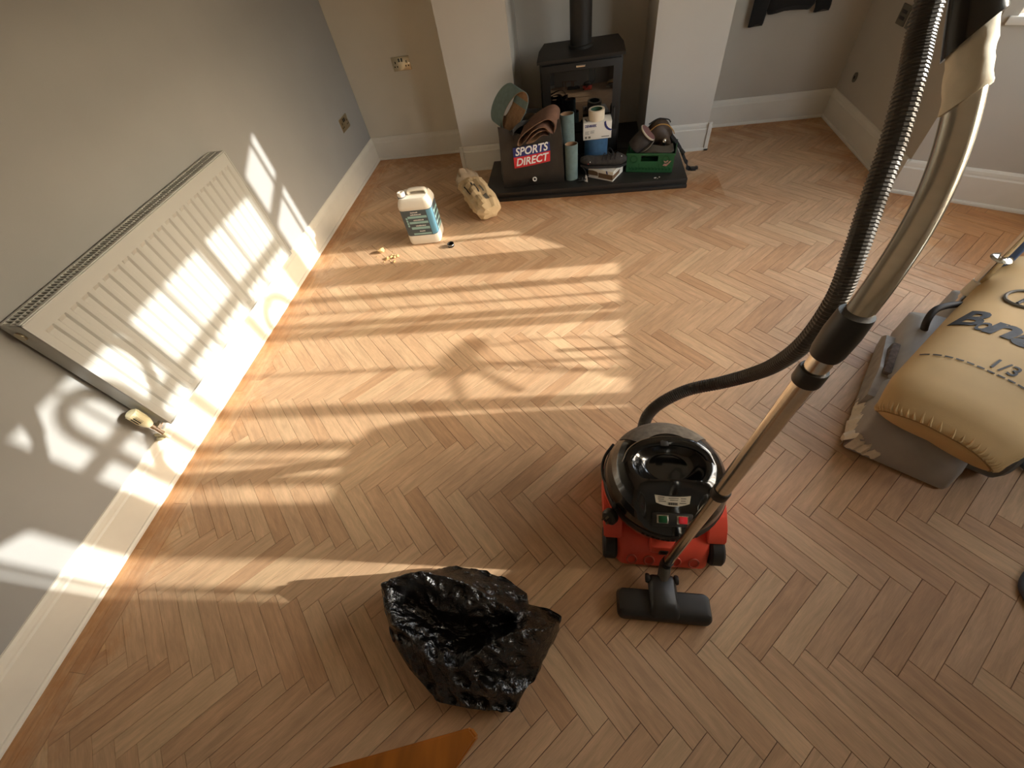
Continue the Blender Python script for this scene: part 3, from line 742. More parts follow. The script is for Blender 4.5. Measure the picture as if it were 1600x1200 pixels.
bm = B(); lathe(bm, [(.020,0),(.027,0),(.027,.003),(.020,.003),(.02,0)], 20, Mc @ frame((.05,-.001,.092),(1,0,0),(0,0,1))); obj('moulded_ring', bm, M_greend, cr); bm = B()
lathe(bm, [(.020,0),(.027,0),(.027,.003),(.020,.003),(.02,0)], 20, Mc @ frame((.275,-.001,.092),(1,0,0),(0,0,1))); obj('moulded_ring', bm, M_greend, cr)
bm = B(); loft(bm, [[Mc @ V(u,-.002-k,v) for u, v in ((.258,.05),(.285,.048),(.30,.065),(.312,.085),(.296,.08),(.288,.09),(.276,.078),(.262,.086),(.268,.068))] for k in (0,.001)]); obj('sticker', bm, mat('peeling_sticker',(206,150,130),.6,var=.3,vscale=60), cr, smooth=False)
# tools
t = thing('sanding_drum', 'dark drum with a round reddish sandpaper face tipped up in the crate', 'tool', (.46,3.24,.2))
ax = V(.42,-.28,.55).normalized(); p0 = V(.385,3.27,.19); Md = frame(p0, ax.cross(V(0,0,1)), ax.cross(ax.cross(V(0,0,1)))); 
def axial(p, d): 
    d = Vector(d).normalized(); return Matrix.Translation(p) @ d.to_track_quat('Z','Y').to_matrix().to_4x4()
A_ = axial((.395,3.24,.20), (.62,-.10,.72))
bm = B(); lathe(bm, [(0,0),(.045,0),(.055,.006),(.058,.03),(.058,.105),(.050,.115),(.050,.125)], 24, A_); obj('housing', bm, mat('dusty_black',(62,54,46),.8,var=.3,vscale=30), t)
bm = B(); lathe(bm, [(0,.138),(.062,.138),(.064,.132),(.060,.124),(0,.124)], 28, A_); obj('sandpaper_face', bm, mat('red_brown_paper',(122,84,78),.9), t)
bm = B(); lathe(bm, [(.0635,.126),(.066,.130),(.066,.136),(.0635,.138)], 28, A_); obj('drum_edge', bm, M_tape, t)
t = thing('sanding_disc', 'worn grey backing disc wedged on edge in the crate', 'disc', (.47,3.2,.2))
bm = B(); lathe(bm, [(0,0),(.075,0),(.075,.006),(0,.006)], 28, axial((.475,3.245,.215), (-.55,-.1,.75))); obj('disc_pad', bm, mat('grey_felt',(104,96,84),.9,var=.2), t)
bm = B(); lathe(bm, [(0,.006),(.022,.006),(.018,.018),(0,.02)], 20, axial((.475,3.245,.215), (-.55,-.1,.75))); obj('disc_boss', bm, M_rubber, t)
t = thing('tool_pouch', 'brown leather tool pouch with tan piping heaped in the crate', 'tool pouch', (.58,3.28,.2))
rings = []
for k in range(12):
    t_ = k/11; a = PI*t_
    x = .47+.21*t_; hh = .10*math.sin(a)**.5+.02; dd = .05*math.sin(a)**.5+.012; zc = .235+.04*math.sin(a)-.05*t_**2
    rings.append([V(x+.01*math.sin(b*2), 3.31+dd*math.cos(b)*1.0, zc+hh*.75*math.sin(b)+.008*fbm((x*20,b,2))) for b in [2*PI*j/16 for j in range(16)]])
bm = B(); loft(bm, rings); obj('pouch_body', bm, mat('brown_leather',(72,54,36),.6,var=.3,vscale=20,bump=.3,bscale=50), t, ang=70)
bm = B(); tube(bm, catmull([(.50,3.258,.30),(.55,3.25,.335),(.61,3.25,.33),(.655,3.26,.29),(.675,3.28,.255)],6), .0035, 6); obj('piping', bm, mat('tan_piping',(178,134,66),.6), t)
bm = B(); tube(bm, catmull([(.49,3.30,.325),(.55,3.30,.355),(.62,3.30,.345),(.64,3.30,.325)],6), .004, 6); obj('flap_edge', bm, M_rubber, t)
t = thing('metal_knob', 'pale metal knob on a dark shaft poking out of the crate', 'knob', (.60,3.22,.2))
bm = B(); bmesh.ops.create_uvsphere(bm, u_segments=16, v_segments=10, radius=.017, matrix=Matrix.Translation((.603,3.225,.232)) @ Matrix.Diagonal((.9,.9,1.25,1))); obj('knob_head', bm, M_chrome, t)
bm = B(); tube(bm, [(.605,3.23,.222),(.615,3.25,.16),(.615,3.25,.09)], .008, 8); obj('shaft', bm, M_rubber, t)
t = thing('knee_pad', 'grey curved knee pad lying along the front of the crate', 'knee pad', (.55,3.18,.18))
bm = B(); strip(bm, catmull([(.43,3.205,.165),(.47,3.19,.195),(.52,3.18,.208),(.58,3.17,.20),(.63,3.17,.197),(.665,3.18,.208)],5), (.0,.07,.015), .012); obj('shell', bm, mat('grey_rubber',(84,76,64),.7,var=.2), t)
bm = B(); strip(bm, catmull([(.44,3.215,.155),(.52,3.195,.190),(.60,3.185,.185),(.655,3.195,.19)],5), (0,.06,.01), .012); obj('foam', bm, M_rubber, t)
sp_ = thing('webbing_strap', 'black webbing strap with buckle trailing off the hearth to the floor', 'strap', (.78,3.26,0))
P = catmull([(.655,3.28,.245),(.69,3.27,.21),(.73,3.265,.16),(.765,3.262,.10),(.785,3.26,.066),(.80,3.258,.05),(.805,3.255,.02),(.83,3.25,.008)],6)
bm = B(); strip(bm, P, (.012,.034,.012), .003); obj('webbing', bm, M_coat, sp_, ang=60)
bm = B(); box(bm, -.02, .02, -.022, .022, -.006, .006, axial((.75,3.258,.135),(.5,-.2,.6)), bev=.003); obj('slider', bm, M_plastic_d, sp_)
bm = B(); box(bm, .828, .868, 3.225, 3.268, .002, .018, bev=.004); box(bm, .865, .882, 3.232, 3.260, .006, .024, bev=.003); obj('buckle', bm, M_plastic_d, sp_)
for i, (x, y) in enumerate(((.545,3.045),(.575,3.05),(.56,3.032))):
    bm = B(); bmesh.ops.create_icosphere(bm, subdivisions=1, radius=.008-.002*i, matrix=Matrix.Translation((x,y,HZ+.003)) @ Matrix.Diagonal((1.2,.8,.5,1)))
    for v in bm.verts: v.co += V(fbm(v.co*90),fbm(v.co*90+V(5,0,0)),0)*.003
    tag(obj('paper_scrap', bm, M_white), 'tiny pale paper scrap on the hearth in front of the crate', 'scrap', 'paper scraps on the hearth')

# ------------------------------------------------------------------ jerrycan, cap, paper sack, crumbs
jc = thing('jerrycan', 'white plastic jerrycan with a slate and teal wraparound label', 'jerrycan', (-1.115,2.56,0))
Mj = Matrix.Translation((-1.112,2.565,0)) @ Matrix.Rotation(.05,4,'Z')
def jr(hx, hy, z, r=.035, dx=0): return [Mj @ V(x+dx, y, z) for x, y in rrect(0,0,hx,hy,r,6)]
bm = B(); loft(bm, [jr(.104,.082,0,.03), jr(.112,.090,.006), jr(.115,.093,.02), jr(.115,.093,.068), jr(.1135,.0915,.072), jr(.1135,.0915,.264), jr(.115,.093,.268), jr(.115,.093,.282), jr(.108,.086,.308), jr(.098,.076,.325,.03), jr(.092,.070,.332,.028), jr(.05,.03,.333,.02)])
obj('tank', bm, M_whitepl, jc, ang=35)
bm = B(); hp = [Mj @ V(*p) for p in ((-.035,0,.325),(-.03,0,.352),(-.005,0,.360),(.05,0,.360),(.083,0,.355),(.09,0,.325))]
tube(bm, catmull(hp,5), .017, 12, flat=.7); obj('grip', bm, M_whitepl, jc)
bm = B(); lathe(bm, [(.030,.325),(.030,.338),(.024,.339)], 24, Mj @ Matrix.Translation((-.076,-.03,0))); obj('neck_ring', bm, mat('grey_seal',(120,116,110),.5), jc)
bm = B(); lathe(bm, [(.025,.338),(.026,.341),(.026,.360),(.023,.364),(.012,.364),(.010,.358),(0,.358)], 28, Mj @ Matrix.Translation((-.076,-.03,0))); obj('screw_cap', bm, M_whitepl, jc)
bm = B()
def jl(z, o): return [Mj @ V(x, y, z) for x, y in rrect(0,0,.1135+o,.0915+o,.035+o,6)]
loft(bm, [jl(.074,.0008), jl(.262,.0008)], False, False); lb = obj('label_wrap', bm, M_label_d, jc, ang=60)
fj = Mj @ frame((-.1135,-.0925,0),(1,0,0),(0,0,1))
bm = B()
for z, h_, u0 in ((.205,.016,.05),(.165,.016,.052),(.123,.018,.054),(.082,.012,.056)): box(bm, u0, .186, z, z+h_, .0003, .0008, fj)
for z in (.198,.180,.162,.144): box(bm, .034, .046, z, z+.014, .0003, .0008, fj)
obj('label_band', bm, M_label_l, lb, smooth=False)
bm = B()
rj = rrect(0,0,.1147,.0927,.0365,6)[21:28]
loft(bm, [[Mj @ V(x,y,z) for x, y in rj] for z in (.078,.258)], closed=False); obj('label_edge_stripe', bm, M_label_b, lb)
bm = B(); sj = Mj @ frame((.1145,-.0915,0),(0,1,0),(0,0,1))
for z in (.205,.165,.123,.082): box(bm, .05, .15, z, z+.018, .0003, .0008, sj)
obj('side_band', bm, M_label_l, lb, smooth=False)
bm = B()
for u, z, w_ in ((.08,.243,.05),(.075,.227,.075),(.085,.187,.07),(.09,.146,.07),(.105,.104,.04)):
    k = 0
    rr_ = random.Random(int(z*1000)); x = u
    while x < u+w_:
        ww = rr_.uniform(.002,.005); box(bm, x, x+ww, z, z+rr_.uniform(.005,.008), .0004, .0009, fj); x += ww+.0014
obj('label_lettering', bm, M_whitep, lb, smooth=False)['kind'] = 'stuff'
bm = B()
x = .035; rr_ = random.Random(3)
while x < .15:
    ww = rr_.uniform(.004,.009); box(bm, x, x+ww, .292, .304, 0, .001, Mj @ frame((-.1135,-.083,0),(1,0,0),(0,.25,1)) ); x += ww+.003
bm.free()
cp = thing('screw_cap', 'small dark screw cap lying open on the sunlit parquet', 'cap', (-.905,2.43,0))
Mk = Matrix.Translation((-.905,2.43,.0165)) @ Matrix.Rotation(1.15,4,'X') @ Matrix.Rotation(.3,4,'Y')
Mk = Matrix.Translation((-.905,2.43,.0))
bm = B(); lathe(bm, [(0,.002),(.022,.001),(.0235,.004),(.0235,.024),(.020,.024),(.020,.005),(0,.005)], 24, Mk); obj('cap_shell', bm, M_plastic_d, cp)
bm = B(); lathe(bm, [(.0237,.015),(.0245,.016),(.0245,.018),(.0237,.019)], 24, Mk); obj('cap_band', bm, M_steel, cp)
# crumpled paper sack
ps = thing('paper_sack', 'crumpled tan paper sack with black printing by the hearth corner', 'sack', (-.78,2.93,0))
C0, C1 = V(-.665,2.76,.07), V(-.88,3.12,.12)
ax = (C1-C0).normalized(); sd = V(ax.y,-ax.x,0).normalized(); up = sd.cross(ax)
def sackring(t_, wd, hh, dz=0):
    c = C0.lerp(C1, t_); out = []
    for j in range(44):
        a = 2*PI*j/44; p = c+sd*wd*math.copysign(abs(math.cos(a))**.75,math.cos(a))+up*hh*math.copysign(abs(math.sin(a))**.8,math.sin(a))+V(0,0,dz)
        r = fbm((p.x*14,p.y*14,p.z*14)); p += (p-c).normalized()*(.016*r - .010*abs(fbm((p.x*30,p.y*30,p.z*30+4))))
        tw_ = 0
        for fx, fy, fz, am_ in ((11,5,7,.016),(-7,13,9,.012),(19,-12,15,.008),(25,17,-11,.006),(-31,24,18,.004)):
            tw_ += am_*(abs(((p.x*fx+p.y*fy+p.z*fz) % 1)-.5)*2-.5)
        p += (p-c).normalized()*tw_
        p.z = max(p.z, .002); out.append(p)
    return out
bm = B(); loft(bm, [sackring(*a) for a in ((-.12,.02,.02),(-.10,.06,.045),(-.02,.085,.07),(.06,.093,.075),(.15,.098,.078),(.25,.103,.08),(.35,.106,.082),(.45,.105,.083),(.55,.104,.082),(.64,.10,.08),(.72,.095,.075),(.79,.09,.068),(.85,.088,.062,.0),(.93,.094,.05,0))])
from mathutils.bvhtree import BVHTree
sack_bvh = BVHTree.FromBMesh(bm)
obj('sack_body', bm, M_paper, ps, ang=16)
bm = B(); loft(bm, [sackring(*a) for a in ((.915,.095,.052,0),(1.0,.085,.055,.012),(1.08,.075,.045,.03),(1.12,.055,.028,.04),(1.05,.04,.02,.03))], False, True)
obj('sack_mouth', bm, mat('sack_lining',(176,152,122),.8,var=.15,vscale=20), ps, ang=30)
def sackpatch(pts, m, nm):
    bm = B(); (a0,b0),(a1,b1),(a2,b2),(a3,b3) = pts; rows = []
    for i in range(9):
        u = i/8; row = []
        for j in range(5):
            v = j/4; t_ = (a0+(a1-a0)*v)*(1-u)+(a3+(a2-a3)*v)*u; s_ = (b0+(b1-b0)*v)*(1-u)+(b3+(b2-b3)*v)*u
            c = C0.lerp(C1, t_)+sd*s_; h_ = sack_bvh.ray_cast(c+up*.3, -up)[0]; row.append((h_ or c+up*.08)+up*.0018)
        rows.append(row)
    loft(bm, rows, closed=False); obj(nm, bm, m, ps, smooth=False)
sackpatch([(.06,.0),(.06,.03),(.22,.03),(.22,.0)], M_grey_print, 'barcode_panel')
sackpatch([(.30,-.018),(.30,-.006),(.58,.0),(.58,-.012)], M_print, 'printed_word')
sackpatch([(.50,-.030),(.50,-.018),(.62,-.016),(.62,-.028)], M_print, 'printed_word')
sackpatch([(.28,.018),(.28,.028),(.46,.024),(.46,.014)], M_grey_print, 'printed_word')
sackpatch([(.34,-.076),(.36,-.068),(.66,-.07),(.66,-.078)], M_print, 'printed_word')
for k in range(26):
    a = random.uniform(0,2*PI); r = abs(random.gauss(0,.045)); x, y = -1.34+r*math.cos(a)*1.2, 2.33+r*math.sin(a)*.9
    if k == 0: x, y, s_ = -1.425, 2.405, .026
    else: s_ = random.uniform(.004,.012)
    bm = B(); bmesh.ops.create_icosphere(bm, subdivisions=1, radius=s_)
    for v in bm.verts: v.co *= 1+.5*fbm(v.co*60+V(k,0,0)); v.co.z = v.co.z*.6
    zm = min(v.co.z for v in bm.verts); bmesh.ops.translate(bm, verts=bm.verts, vec=(x,y,-zm+.0005))
    o = obj('filler_crumb', bm, M_crumb, None, ang=20)
    tag(o, 'large crumb of dried wood filler on the sunlit floor by the jerrycan' if k == 0 else 'small crumb of dried wood filler scattered on the floor by the jerrycan', 'crumb', None if k == 0 else 'scattered filler crumbs')
# ------------------------------------------------------------------ tub vacuum cleaner
vc = thing('vacuum_cleaner', 'red and black tub vacuum cleaner with a dusty domed lid', 'vacuum cleaner', (.29,.61,0))
CX, CY = .288, .608
T = Matrix.Translation((CX,CY,0))
def vr(hx, y0, y1, z, r=.05): return [V(CX+x, (y0+y1)/2+y, z) for x, y in rrect(0,0,hx,(y1-y0)/2,r,6)]
bm = B(); loft(bm, [vr(.150,.385,.80,.018,.03), vr(.156,.374,.81,.026,.03), vr(.158,.396,.815,.075,.035), vr(.160,.418,.815,.108,.045), vr(.16,.45,.81,.122,.08)])
cb = obj('chassis', bm, M_red, vc, ang=50)
for k in (-.104,-.045,.045,.104):
    bm = B(); Mo = frame((CX+k,.3835,.053),(1,0,0),(0,.45,1))
    pts = [(.016*math.cos(a), .022*math.sin(a)) for a in [2*PI*j/24 for j in range(24)]]
    tube(bm, [Mo @ V(x,y,0) for x, y in pts]+[Mo @ V(*pts[0],0)], .003, 6); obj('moulded_oval', bm, M_red_d, cb)
# side walls wrapping the drum
bm = B(); lathe(bm, [(.196,.06),(.204,.10),(.206,.19),(.202,.204),(.196,.206),(.192,.19),(.19,.06)], 40, T, a0=-.55, a1=PI+.55); 
obj('wheel_arch', bm, M_red, vc)
bm = B(); lathe(bm, [(0,.10),(.172,.10),(.176,.115),(.183,.205),(.183,.212)], 48, T); obj('drum', bm, M_red_d, vc)
bm = B(); box(bm, -.05, .05, -.212, -.165, .095, .165, T, bev=.012); Hk = obj('tool_catch', bm, M_red, vc)
bm = B(); box(bm, -.02, .02, -.216, -.208, .10, .14, T, bev=.004); obj('catch_slot', bm, M_plastic_d, Hk)
for sx in (-1, 1):
    bm = B(); lathe(bm, [(0,-.024),(.048,-.024),(.056,-.016),(.056,.016),(.048,.024),(0,.024)], 28, Matrix.Translation((CX+sx*.178,.438,.056)) @ Matrix.Rotation(PI/2,4,'Y')); wh = obj('wheel', bm, M_rubber, vc)
    bm = B(); lathe(bm, [(0,sx*.0245),(.03,sx*.0245),(.034,sx*.023)], 24, Matrix.Translation((CX+sx*.178,.438,.056)) @ Matrix.Rotation(PI/2,4,'Y')); obj('hub_cap', bm, M_plastic_d, wh)
    bm = B(); lathe(bm, [(0,-.02),(.055,-.02),(.06,-.014),(.06,.014),(.055,.02),(0,.02)], 28, Matrix.Translation((CX+sx*.15,.735,.06)) @ Matrix.Rotation(PI/2,4,'Y')); obj('rear_wheel', bm, M_rubber, vc)
for sx in (-1, 1):
    bm = B(); loft(bm, [[V(CX+sx*x, y, z) for x, y, z in pr_] for pr_ in (
        [(.140,.435,.112),(.201,.435,.113),(.204,.60,.098),(.140,.60,.098)],
        [(.140,.437,.130),(.202,.438,.128),(.205,.60,.122),(.140,.60,.122)],
        [(.140,.47,.165),(.203,.470,.160),(.206,.61,.165),(.140,.61,.165)],
        [(.150,.52,.200),(.200,.520,.198),(.204,.63,.202),(.150,.63,.202)])])
    bmesh.ops.bevel(bm, geom=list(bm.edges), offset=.004, segments=2, affect='EDGES'); obj('mudguard', bm, M_red, vc, ang=50)
# rim band and lid
bm = B(); lathe(bm, [(.184,.208),(.199,.210),(.203,.216),(.203,.236),(.198,.242),(.188,.243)], 56, T); obj('rim_band', bm, M_plastic_d, vc)
bm = B()
prof = [(.188,.241),(.197,.246),(.198,.262),(.192,.290),(.180,.318),(.163,.342),(.142,.360),(.118,.372),(.094,.379),(.070,.383),(.045,.385),(.02,.386)]
N_ = 128
prof2 = []
for i in range(len(prof)-1):
    for k in range(7):
        t_ = k/7; prof2.append((prof[i][0]+(prof[i+1][0]-prof[i][0])*t_, prof[i][1]+(prof[i+1][1]-prof[i][1])*t_))
prof2.append(prof[-1])
rv = lathe(bm, prof2, N_, T, cap1=True)
def sst(a, b, x):
    t_ = max(0, min(1, (x-a)/(b-a))); return t_*t_*(3-2*t_)
for v in bm.verts:
    x, y, z = v.co.x-CX, v.co.y-CY, v.co.z
    e = math.sqrt((x/.125)**2+((y-.0)/.090)**2)
    if z > .27: v.co.z -= .050*(1-sst(.5,1.05,e))
    # flattened control face towards the front
    if y < -.06 and z > .255:
        k = (1-sst(.075,.12,abs(x)))*sst(-.06,-.12,y)
        plane = .262+( y+.19)*.62
        if z > plane: v.co.z = z+(plane-z)*k*.9
lid = obj('lid', bm, M_plastic_k, vc, ang=70)
# dust film on the rear of the lid
M_dust = mat('grey_dust_film', (112,103,92), .85, var=.25, vscale=60)
bm = B(); pr = [(r+.0012, z+.0012) for r, z in prof2 if .10 < r < .186 and z > .3]
lathe(bm, pr, 40, T, a0=PI*.22, a1=PI*.80); obj('dust_film', bm, M_dust, lid, ang=70)
# carrying handle arching over the bowl
bm = B(); P = catmull([(-.135,.0,.352),(-.115,.035,.372),(-.07,.055,.392),(0,.062,.400),(.07,.055,.392),(.115,.035,.372),(.135,.0,.352)],8)
tube(bm, [T @ p for p in P], .016, 14, flat=.62); obj('carry_handle', bm, M_plastic_k, lid)
bm = B(); box(bm, -.03, -.005, .040, .066, .402, .408, T, bev=.003); obj('handle_catch', bm, M_plastic_d, lid)
# bowl lip ring
bm = B(); P = [T @ V(.092*math.cos(a), -.01+.062*math.sin(a), .333) for a in [2*PI*k/36 for k in range(37)]]; tube(bm, P, .004, 8); obj('bowl_ring', bm, M_plastic_k, lid)
# console
def on_front(u, v, o=0):     # u across, v up the sloped control face
    y = -.188+v; return T @ V(u, y, .268+(y+.19)*.62+o)
bm = B(); Mf = frame(T @ V(0,-.158,.293), (1,0,0), (0,.85,.527))
box(bm, -.062, .062, -.022, .02, -.012, .003, Mf, bev=.004); cons = obj('console', bm, M_plastic_d, vc)
for u, m_, nm in ((-.030, mat('green_switch',(20,74,40),.3), 'green_switch'), (.030, mat('red_switch',(222,44,56),.3), 'red_switch')):
    bm = B(); box(bm, u-.018, u+.018, -.012, .014, .003, .006, Mf, bev=.002); sw = obj('switch_surround', bm, M_chrome, cons)
    bm = B(); box(bm, u-.013, u+.013, -.010, .012, .006, .011, Mf, bev=.003); obj(nm, bm, m_, sw)
bm = B(); Mr = frame(T @ V(0,-.108,.3305), (1,0,0), (0,.85,.50))
outer = [(.062*math.sin(a), -.086+.090*math.cos(a)) for a in [-.78+1.56*k/10 for k in range(11)]]
pl = [(x*1.0, y+.02) for x, y in outer] ; ql = [(x*.92, y-.004) for x, y in outer]
top_ = [(-.054+.108*k/10, .010+.004*((k-5)/5)**2) for k in range(11)]; bot_ = [(-.050+.100*k/10, -.020+.010*((k-5)/5)**2) for k in range(11)]
r_ = [[Mr @ V(*a,.0035), Mr @ V(*b,.0035), Mr @ V(*b,.005), Mr @ V(*a,.005)] for a, b in zip(top_, bot_)]
loft(bm, r_); rl = obj('rating_plate', bm, mat('silver_label',(196,188,172),.4,metal=.2), vc, smooth=False)
bm = B()
for k in range(16): box(bm, -.014+k*.0018, -.0132+k*.0018+.0004*(k%3), -.016, -.008, .005, .0056, Mr)
for u, v, w_ in ((-.044,.006,.02),(-.044,0,.018),(-.042,-.006,.022),(-.012,.004,.03),(-.008,-.002,.024),(.024,.004,.016),(.024,-.003,.014),(.02,-.01,.02)): box(bm, u, u+w_, v, v+.0018, .005, .0056, Mr)
obj('plate_print', bm, M_print, rl, smooth=False)
# vents along the front rim
for k in range(12):
    a = -PI/2-.42+.84*k/11; bm = B(); box(bm, .200, .2045, -.0045, .0045, .222, .233, T @ Matrix.Rotation(a,4,'Z')); obj('vent_slot', bm, M_dark, vc, smooth=False)
# plug tucked under its cord at the left
bm = B(); Mp = frame(T @ V(-.178,-.125,.236), (.62,-.78,.0), (.1,.1,1))
Mp = axial(T @ V(-.176,-.128,.225), (-.62,-.62,.35))
lathe(bm, [(0,0),(.024,0),(.027,.006),(.027,.022),(.020,.030),(0,.032)], 22, Mp); pg = obj('mains_plug', bm, M_plastic_d, vc)
for u, v in ((-.009,-.008),(.009,-.008),(0,.012)):
    bm = B(); box(bm, u-.003, u+.003, v-.002, v+.002, .03, .043, Mp); obj('plug_pin', bm, M_brass, pg, smooth=False)
bm = B(); tube(bm, [T @ p for p in catmull([(-.176,-.118,.238),(-.168,-.095,.262),(-.172,-.07,.268),(-.188,-.04,.250),(-.203,.0,.232),(-.204,.05,.226),(-.19,.095,.224),(-.16,.14,.222)],6)], .0055, 8); obj('cord', bm, M_rubber, pg)
# ribbed hose
HP = catmull([(.243,.80,.16),(.246,.835,.185),(.267,.885,.22),(.318,.919,.26),(.405,.941,.31),(.507,.925,.38),(.568,.885,.48),(.583,.83,.60),(.585,.785,.74),(.583,.774,.891),(.584,.805,.99),(.599,.866,1.07),(.619,.936,1.157),(.632,1.009,1.246),(.636,1.062,1.311),(.628,1.09,1.40),(.59,1.06,1.50),(.54,.96,1.57),(.49,.84,1.56),(.468,.76,1.50)],56)
bm = B()
tube(bm, HP, .0225, 14, rf=lambda t_, i: .0225+(.0012 if (i//2) % 2 == 0 else -.0008)); obj('hose', bm, mat('ribbed_hose',(58,53,46),.42,spec=.6), vc, ang=15)
bm = B(); tube(bm, [(.243,.79,.155),(.246,.838,.187)], .028, 18); obj('hose_cuff', bm, M_plastic_d, vc)

# ------------------------------------------------------------------ steel wand with floor head
wd = thing('vacuum_wand', 'long steel vacuum wand with bent grip and black floor head', 'vacuum wand', (.29,.27,0))
W0, W1 = V(.291,.365,.088), V(.396,.474,1.111)
def wl(t_): return W0.lerp(W1, t_)
bm = B(); tube(bm, [wl(0), wl(.50)], .0155, 24); obj('lower_tube', bm, M_steel, wd)
bm = B(); tube(bm, [wl(.49), wl(.985)], .0182, 24); obj('upper_tube', bm, M_steel, wd)
for a, b, r in ((.482,.512,.0215),(.885,.915,.0235)):
    bm = B(); tube(bm, [wl(a), wl(a+.004), wl(b-.004), wl(b)], r, 24, rf=lambda t_, i, r=r: r*(.93 if i in (0,3) else 1)); obj('collar', bm, M_plastic_d, wd)
bm = B(); tube(bm, [wl(.945), wl(.955), wl(.99), wl(1.02), wl(1.026)], .026, 28, rf=lambda t_, i: (.0225,.0248,.0262,.0246,.0238)[i]); cf = obj('joint_cuff', bm, M_plastic_d, wd)
bm = B(); box(bm, -.008, .008, -.003, .003, -.03, .03, axial(wl(.985)+V(.020,.012,-.003), wl(1)-wl(0)) @ Matrix.Rotation(.6,4,'Z'), bev=.002); obj('lock_rib', bm, M_plastic_d, cf)
GP = catmull([wl(1.0),(.419,.499,1.155),(.447,.537,1.207),(.466,.573,1.254),(.475,.608,1.302),(.477,.645,1.349),(.475,.688,1.396),(.472,.715,1.430),(.469,.745,1.470)],8)
bm = B(); tube(bm, GP, .0190, 28); bt = obj('bent_tube', bm, M_steel, wd)
bm = B()
k0 = int(len(GP)*.61)
seg = GP[k0:int(len(GP)*.80)]
tube(bm, seg, .0215, 28, rf=lambda t_, i: .0213+.0006*math.sin(i*1.7)); 
ax_ = (seg[-1]-seg[0]).normalized()
for v in bm.verts:
    rel = v.co-seg[0]
    h_ = rel.dot(ax_)
    side = rel.dot(V(.8,-.5,-.2).normalized())
    v.co += ax_*side*.75*max(0, 1-h_/.09)
    v.co += (rel-ax_*h_)*.10*fbm(v.co*60)
tp = obj('cloth_tape', bm, M_tape, wd, ang=60)
seg2 = GP[int(len(GP)*.75):]
bm = B(); tube(bm, seg2, .0262, 24)
ax_ = (seg2[-1]-seg2[0]).normalized()
for v in bm.verts:
    rel = v.co-seg2[0]; h_ = rel.dot(ax_); v.co += ax_*rel.dot(V(.8,-.5,-.2).normalized())*.9*max(0,1-h_/.06)
obj('grip_sleeve', bm, M_plastic_k, wd)
# floor head
fh = []
def fhr(hx, y0, y1, z, r=.02): return [V(.279+x, (y0+y1)/2+y, z) for x, y in rrect(0,0,hx,(y1-y0)/2,r,5)]
bm = B(); loft(bm, [fhr(.147,.205,.300,.004), fhr(.150,.202,.304,.010), fhr(.150,.204,.304,.030), fhr(.144,.214,.300,.046,.018), fhr(.130,.226,.294,.050,.015)])
for v in bm.verts:
    x = abs(v.co.x-.279); v.co.y += -.012*(v.co.y-.255)/.05*sst(.05,.15,x) * (1 if v.co.y > .255 else 0)
fo = obj('floor_head', bm, M_plastic_d, wd, ang=45)
bm = B(); loft(bm, [fhr(.046,.206,.335,.048,.015), fhr(.044,.215,.337,.060,.015), fhr(.034,.235,.33,.072,.02)]); obj('head_saddle', bm, M_plastic_d, fo, ang=45)
bm = B(); tube(bm, [(.235,.322,.052),(.323,.322,.052)], .014, 14); obj('pivot_pin', bm, M_plastic_d, fo)
for x in (.232, .326):
    bm = B(); lathe(bm, [(0,-.006),(.014,-.006),(.016,0),(.014,.006),(0,.006)], 18, Matrix.Translation((x,.325,.056)) @ Matrix.Rotation(PI/2,4,'Y')); obj('head_roller', bm, M_rubber, fo)
bm = B(); tube(bm, catmull([(.283,.318,.05),(.287,.345,.07),W0,wl(.03)],5), .0195, 20, rf=lambda t_, i: .021-.003*t_); obj('swivel_neck', bm, mat('dusty_charcoal',(78,72,62),.6,var=.2,vscale=40), wd)
bm = B(); tube(bm, [wl(.0), wl(.035)], .0185, 20); obj('neck_ring', bm, M_plastic_d, wd)

# ------------------------------------------------------------------ black refuse sack
pb = thing('refuse_sack', 'slumped glossy black plastic refuse sack with an open mouth', 'bin bag', (-.40,.12,0))
def gloss_bag():
    m = mat('black_polythene', (12,11,10), .17, spec=.8); t = m.node_tree; b = t.nodes['Principled BSDF']
    tc = t.nodes.new('ShaderNodeTexCoord'); hs = None
    for sc_, st_, wt, dist in ((11,(1,2.2,1),1.0,1.4),(30,(1.8,1,1),.45,2.0),(75,(1,1.5,1),.16,2.5)):
        mp = t.nodes.new('ShaderNodeMapping'); mp.inputs['Scale'].default_value = st_; mp.inputs['Rotation'].default_value = (0,0,.5*sc_)
        n1 = t.nodes.new('ShaderNodeTexNoise'); n1.inputs['Scale'].default_value = sc_; n1.inputs['Detail'].default_value = 1.5; n1.inputs['Distortion'].default_value = dist
        t.links.new(tc.outputs['Object'], mp.inputs[0]); t.links.new(mp.outputs[0], n1.inputs['Vector'])
        q = t.nodes.new('ShaderNodeMath'); q.operation = 'SUBTRACT'; q.inputs[1].default_value = .5; t.links.new(n1.outputs[0], q.inputs[0])
        q2_ = t.nodes.new('ShaderNodeMath'); q2_.operation = 'ABSOLUTE'; t.links.new(q.outputs[0], q2_.inputs[0])
        q3 = t.nodes.new('ShaderNodeMath'); q3.operation = 'MULTIPLY'; q3.inputs[1].default_value = -wt; t.links.new(q2_.outputs[0], q3.inputs[0])
        if hs is None: hs = q3.outputs[0]
        else:
            ad = t.nodes.new('ShaderNodeMath'); ad.operation = 'ADD'; t.links.new(hs, ad.inputs[0]); t.links.new(q3.outputs[0], ad.inputs[1]); hs = ad.outputs[0]
    bp = t.nodes.new('ShaderNodeBump'); bp.inputs['Strength'].default_value = 1.0; bp.inputs['Distance'].default_value = .010
    t.links.new(hs, bp.inputs['Height']); t.links.new(bp.outputs[0], b.inputs['Normal']); return m
M_poly = gloss_bag()
